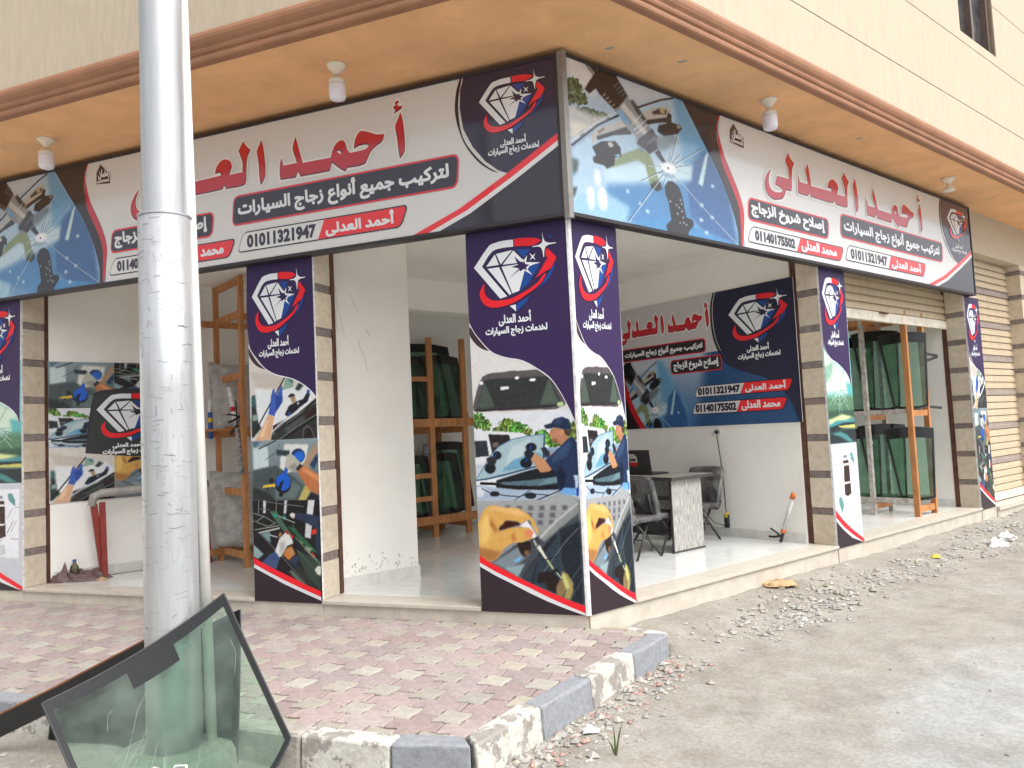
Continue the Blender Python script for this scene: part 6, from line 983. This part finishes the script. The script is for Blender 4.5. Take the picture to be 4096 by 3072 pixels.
t = thing('charger_cord', 'black cord hanging from the wall socket to the floor beside the chair', 'cord', SN(3.93, -1.48, 1.486), TH); MB().tube([(0, .0, 0), (-.02, -.03, -.05), (-.01, -.05, -.3), (-.02, -.09, -.7), (-.03, -.10, -.98), (-.03, -.11, -1.02)], .0065, 6).build('cord', M_BLACK, t, True)
MB().box((-.06, -.145, -1.22), (-.02, -.085, -1.05), .006).build('charger_block', M_BLACK, t); MB().box((-.064, -.14, -1.09), (-.016, -.10, -1.03)).build('yellow_label', MATS['yellow'], t)
MB().tube([(-.04, -.1, -1.20), (-.08, .05, -1.16), (-.1, .2, -1.0), (-.12, .32, -.88)], .005, 6).build('cord_tail', M_BLACK, t)
def gun(label, loc, rz, tilt, L=.62, col='silver'):
    t = thing('caulking_gun', label, 'caulking gun', loc, rz, 'sealant guns')
    e = bpy.data.objects.new('barrel', None)
    ax = Vector((math.sin(tilt), 0, math.cos(tilt))); si = Vector((math.cos(tilt), 0, -math.sin(tilt)))
    MB().tube([ax*.14, ax*(L-.06)], .026, 14).build('barrel', MATS[col], t, True); MB().tube([ax*(L-.07), ax*L], .03, 14).build('front_cap', MATS['orange'], t, True); MB().tube([ax*.12, ax*.16], .031, 14).build('rear_cap', MATS['orange'], t, True)
    MB().tube([ax*.12, ax*.0-si*.0], .02, 8).build('body', M_BLACK, t); MB().tube([ax*.08, ax*.02-si*.10, ax*-.0-si*.16], .014, 8).build('handle', M_BLACK, t); MB().tube([ax*.06, ax*.09-si*.10, ax*.10-si*.17], .011, 8).build('trigger', M_BLACK, t); return t
gun('grey and orange caulking gun leaning on the wall beside the right pillar', P_(3.82, -.58, .02), TH-math.pi/2, R_(20), .62)
# ------------------------------------------------------------------ left bay: stand, bottle, rags, things on the shelf
t = thing('steel_stand', 'red steel trestle stand with grey wrapped top bar', 'trestle', P_(-2.42, -5.56), TH)
MB().bar((0, 0, 0), (-.10, .0, .86), .05, .07).bar((.0, -.05, .0), (-.02, -.05, .88), .05, .06).build('leg', M_RED, t); MB().bar((1.2, 0, 0), (1.14, .0, .86), .05, .07).build('leg', M_RED, t)
MB().tube([(-.12, .0, .84), (-.10, 0, .95), (-.02, -.02, .985), (.4, -.02, 1.0), (1.2, -.02, 1.0)], .048, 10).build('top_bar', M_WRAPG, t, True)
t = thing('plastic_bottle', 'murky plastic bottle among rags on the left shop floor', 'bottle', P_(-2.70, -5.70)); MB().lathe([(.0, 0), (.05, .003), (.052, .1), (.045, .15), (.018, .19), (.016, .21), (.0, .21)], n=16).build('bottle_body', glassmat('murky', (.6, .6, .45), .1, .4, (.3, .28, .18)), t, True); MB().lathe([(.0, .205), (.02, .205), (.02, .235), (.0, .235)], n=12).build('cap', MATS['blue'], t)
def rag(label, loc, sx, sy, h, m, seed, grp='rags on the left shop floor'):
    r = np.random.RandomState(seed); n = 22; A = vnoise(n, n, 5, 5, r); A2 = vnoise(n, n, 11, 11, r); v = []; f = []
    for j in range(n):
        for i in range(n): x = i/(n-1)*2-1; y = j/(n-1)*2-1; e = max(0, 1-(x*x+y*y)*.8); v.append((x*sx*(.8+.4*A[j, i]), y*sy*(.8+.4*A[i, j]), .004+h*e*(.3+.9*A[j, i])*(.6+.8*A2[j, i])))
    k = len(v); v += [(a, b, .0) for a, b, c in v]
    for j in range(n-1):
        for i in range(n-1): a = j*n+i; f.append((a, a+1, a+n+1, a+n))
    for i in range(n-1): f.append((i+1, i, k+i, k+i+1)); a = (n-1)*n+i; f.append((a, a+1, k+a+1, k+a)); a = i*n; f.append((a, a+n, k+a+n, k+a)); a += n-1; f.append((a+n, a, k+a, k+a+n))
    t = thing('rag', label, 'sand' if grp is None else 'litter' if 'litter' in grp else 'rag', loc, .4, grp); mesh_obj('cloth', v, f, m, t, True); return t
rag('crumpled maroon rag pile beside the left pillar', P_(-2.62, -5.60), .26, .14, .13, MATS['cloth'], 3); rag('maroon rag against the wall near the bottle', P_(-2.82, -5.68), .12, .08, .16, MATS['cloth'], 8); rag('tan rag scrap at the foot of the red stand', P_(-2.52, -5.44), .12, .06, .04, MATS['tan'], 5)
t = thing('leaf', 'yellow dry leaf on the left threshold', 'leaf', (-6.14, .127, FZ+.002), .5); MB().add([(-.05, 0, 0), (0, -.02, .006), (.06, 0, .01), (0, .02, .006)], [(0, 1, 2, 3)]).build('blade', MATS['leaf'], t)
sz = 1.685
t = thing('spray_bottle', 'white and blue spray bottle on the left rack shelf', 'bottle', P_(-1.38, -5.56, sz)); MB().lathe([(0, 0), (.045, 0), (.045, .06), (.0455, .06), (.045, .19), (.02, .24), (.018, .26), (0, .26)], n=16).build('bottle_body', MATS['white'], t, True); MB().box((-.05, -.014, .26), (.035, .014, .295)).box((-.06, -.006, .22), (-.045, .006, .27)).build('spray_head', MATS['blue'], t); MB().lathe([(.0462, .02), (.0465, .09)], n=16).build('label_band', MATS['blue'], t)
def tubebox(label, loc, c, lean): t = thing('sealant_tube', label, 'sealant tube', loc, .3, 'sealant tubes on the left rack'); MB().tube([(0, 0, 0), (lean, 0, .34)], .03, 12).build('tube_body', MATS['white'] if c else MATS['blue'], t, True); MB().tube([(lean*.62, 0, .21), (lean*.8, 0, .27)], .0315, 12).build('red_band', MATS['redp'] if c else MATS['yellow'], t, True); MB().tube([(lean, 0, .34), (lean*1.6, 0, .52 if c else .5)], [.03, .024], 12).build('carton_top', MATS['white'], t, True)
tubebox('white sealant tube with red band leaning in the left rack', P_(-1.0, -5.10, sz), True, -.05); tubebox('blue sealant tube standing left in the left rack', P_(-1.2, -5.45, sz-.12), False, .0)
gun('orange caulking gun hanging on the left rack post', P_(-1.04, -4.80, 1.75), TH, R_(0), .5, 'orange')
t = thing('sealant_gun', 'slim black and white printed sealant gun hanging off the left rack shelf', 'caulking gun', P_(-1.08, -4.70, 1.12), TH, 'sealant guns'); MB().tube([(.0, .0, .0), (-.0, .12, .56)], .034, 12).build('printed_barrel', mat('printed_sleeve', (.5, .5, .5), .4, .6, 26, col2=(.03, .02, .03)), t, True); MB().tube([(-.0, .12, .56), (0, .16, .9)], .008, 6).build('plunger_rod', M_BLACK, t); MB().bar((0, .14, .58), (.0, .36, .5), .02, .035).build('trigger', M_BLACK, t)
# ------------------------------------------------------------------ loose rubble along the right front, litter, a weed
def rocks(name, spots, m, seed):
    r = random.Random(seed); mb = MB(); base = [(1, 0, 0), (-1, 0, 0), (0, 1, 0), (0, -1, 0), (0, 0, 1), (0, 0, -1)]; fc = [(0, 2, 4), (2, 1, 4), (1, 3, 4), (3, 0, 4), (2, 0, 5), (1, 2, 5), (3, 1, 5), (0, 3, 5)]
    for x, y, sz in spots:
        z = ground_z(x, y)+nz(x, y); a = r.uniform(0, 6.28); sx, sy, s_z = sz*r.uniform(.6, 1.3), sz*r.uniform(.5, 1.1), sz*r.uniform(.3, .75); v = []
        vv = [Vector(p)*r.uniform(.75, 1.2) for p in base]+[]
        # split faces once for a chipped look
        for p in vv: px, py, pz = p.x*sx, p.y*sy, p.z*s_z; v.append((x+px*math.cos(a)-py*math.sin(a), y+px*math.sin(a)+py*math.cos(a), z+pz+s_z*.35))
        mb.add(v, fc)
    o = mb.build(name, m); o['kind'] = 'stuff'; return o
rr = random.Random(21); S1 = []; S2 = []; S3 = []
def rgauss(s, n_, ds, dn, cnt, smin, smax, L):
    for _ in range(cnt):
        q = SN(rr.gauss(s, ds), max(.08, rr.gauss(n_, dn))); 
        if (q.x < .75 and q.y < .12) : continue
        L.append((q.x, q.y, smin*(smax/smin)**(rr.random()**2.2)))
for k in range(26): rgauss(1.0+k*.33, .62+.10*math.sin(k*1.3), .25, .17, 62, .008, .045, S1 if k % 3 else S2)
rgauss(2.0, .75, .5, .16, 260, .010, .05, S1); rgauss(2.6, .5, .6, .2, 200, .01, .05, S2); rgauss(8.2, .6, 1.0, .3, 300, .012, .07, S1)
for _ in range(900):       # along the kerb foot
    tt = rr.random()*L_; q = KR0+KD*tt-KN*abs(rr.gauss(.10, .16)); S = S1 if rr.random() < .6 else S2; S.append((q.x-0, q.y, .006*(7**(rr.random()**2.4))))
for _ in range(110): tt = rr.random()*L_; q = KR0+KD*tt-KN*abs(rr.gauss(.16, .12)); S3.append((q.x, q.y, rr.uniform(.012, .032)))
for _ in range(2600): S = S1 if rr.random() < .5 else S2; S.append((rr.uniform(-.2, 7.5), rr.uniform(-5, 8), .004*(4.5**(rr.random()**2.5))))
for _ in range(500): S1.append((rr.uniform(-5.5, -.3), rr.uniform(-3.4, -2.53), .006*(5**(rr.random()**2))))
ok = lambda x, y: (x*N.x+y*N.y > .07) and not (x < .66 and y > -2.44 and (Vector((x, y))-KR0).dot(KN) > -.03)
S1 = [q for q in S1 if ok(*q[:2]) or q[1] < -2.5]; S2 = [q for q in S2 if ok(*q[:2])]; S3 = [q for q in S3 if ok(*q[:2])]
for nm, S, m in (('gravel', S1, mat('grey_rubble', (.38, .37, .345), .9, .2, 12)), ('gravel', S2, mat('tan_rubble', (.43, .39, .335), .9, .2, 12)), ('brick_rubble', S3, mat('pink_rubble', (.42, .27, .23), .9, .2, 12))):
    o = rocks(nm, S, m, len(S)); o['label'] = 'loose ' + ('broken pink paver chips along the kerb' if nm != 'gravel' else 'stones and grit strewn over the dusty road'); o['category'] = 'gravel'
rag('sand spilling from the broken footing under the threshold', SN(2.62, .12, -.06), .17, .10, .07, MO, 41, None).name = 'sand_spill'
def scrap(label, x, y, s, m, seed): t = rag(label, (x, y, ground_z(x, y)+.01), s, s*.7, s*.7, m, seed, 'litter scraps on the dirt road'); t.name = 'litter_scrap'; return t
scrap('crumpled white scrap by the second kerb stone', .44, -1.62, .05, MATS['white'], 31); scrap('torn white plastic at the kerb corner, bottom of picture', .24, -2.45, .10, MATS['white'], 32)
q = SN(6.7, .75); scrap('white torn bag on the rubble before the right bay', q.x, q.y, .13, MATS['white'], 33); q = SN(7.4, .62); scrap('white litter near the farthest pillar banner', q.x, q.y, .10, MATS['white'], 34); q = SN(8.9, .7); scrap('pale litter heap at the far right rubble', q.x, q.y, .2, MATS['white'], 35)
q = SN(5.0, 1.9); scrap('white paper scrap on the road at right', q.x, q.y, .07, MATS['white'], 36); scrap('small blue scrap on the road', 1.05, -2.55, .025, MATS['blue'], 37); q = SN(5.3, .55); scrap('yellow scrap on the rubble row', q.x, q.y, .05, MATS['yellow'], 38); scrap('dark stain-like scrap on the pavement', -.72, -1.95, .001, MATS['brown'], 39) if 0 else None
t = thing('grass_sprig', 'thin green grass sprig growing from the dust near the kerb', 'plant', (.66, -1.90, ground_z(.66, -1.9))); M_GR = mat('grass_green', (.10, .15, .045), .7, .2)
for a, l, w in ((.1, .20, .05), (1.9, .15, .06), (4.0, .11, .05)): MB().add([(-.006, 0, 0), (.006, 0, 0), (w*math.cos(a)*.5+.005, w*math.sin(a)*.5, l*.6), (w*math.cos(a), w*math.sin(a), l), (w*math.cos(a)*.5-.005, w*math.sin(a)*.5, l*.6)], [(0, 1, 2, 3, 4)]).build('blade', M_GR, t)
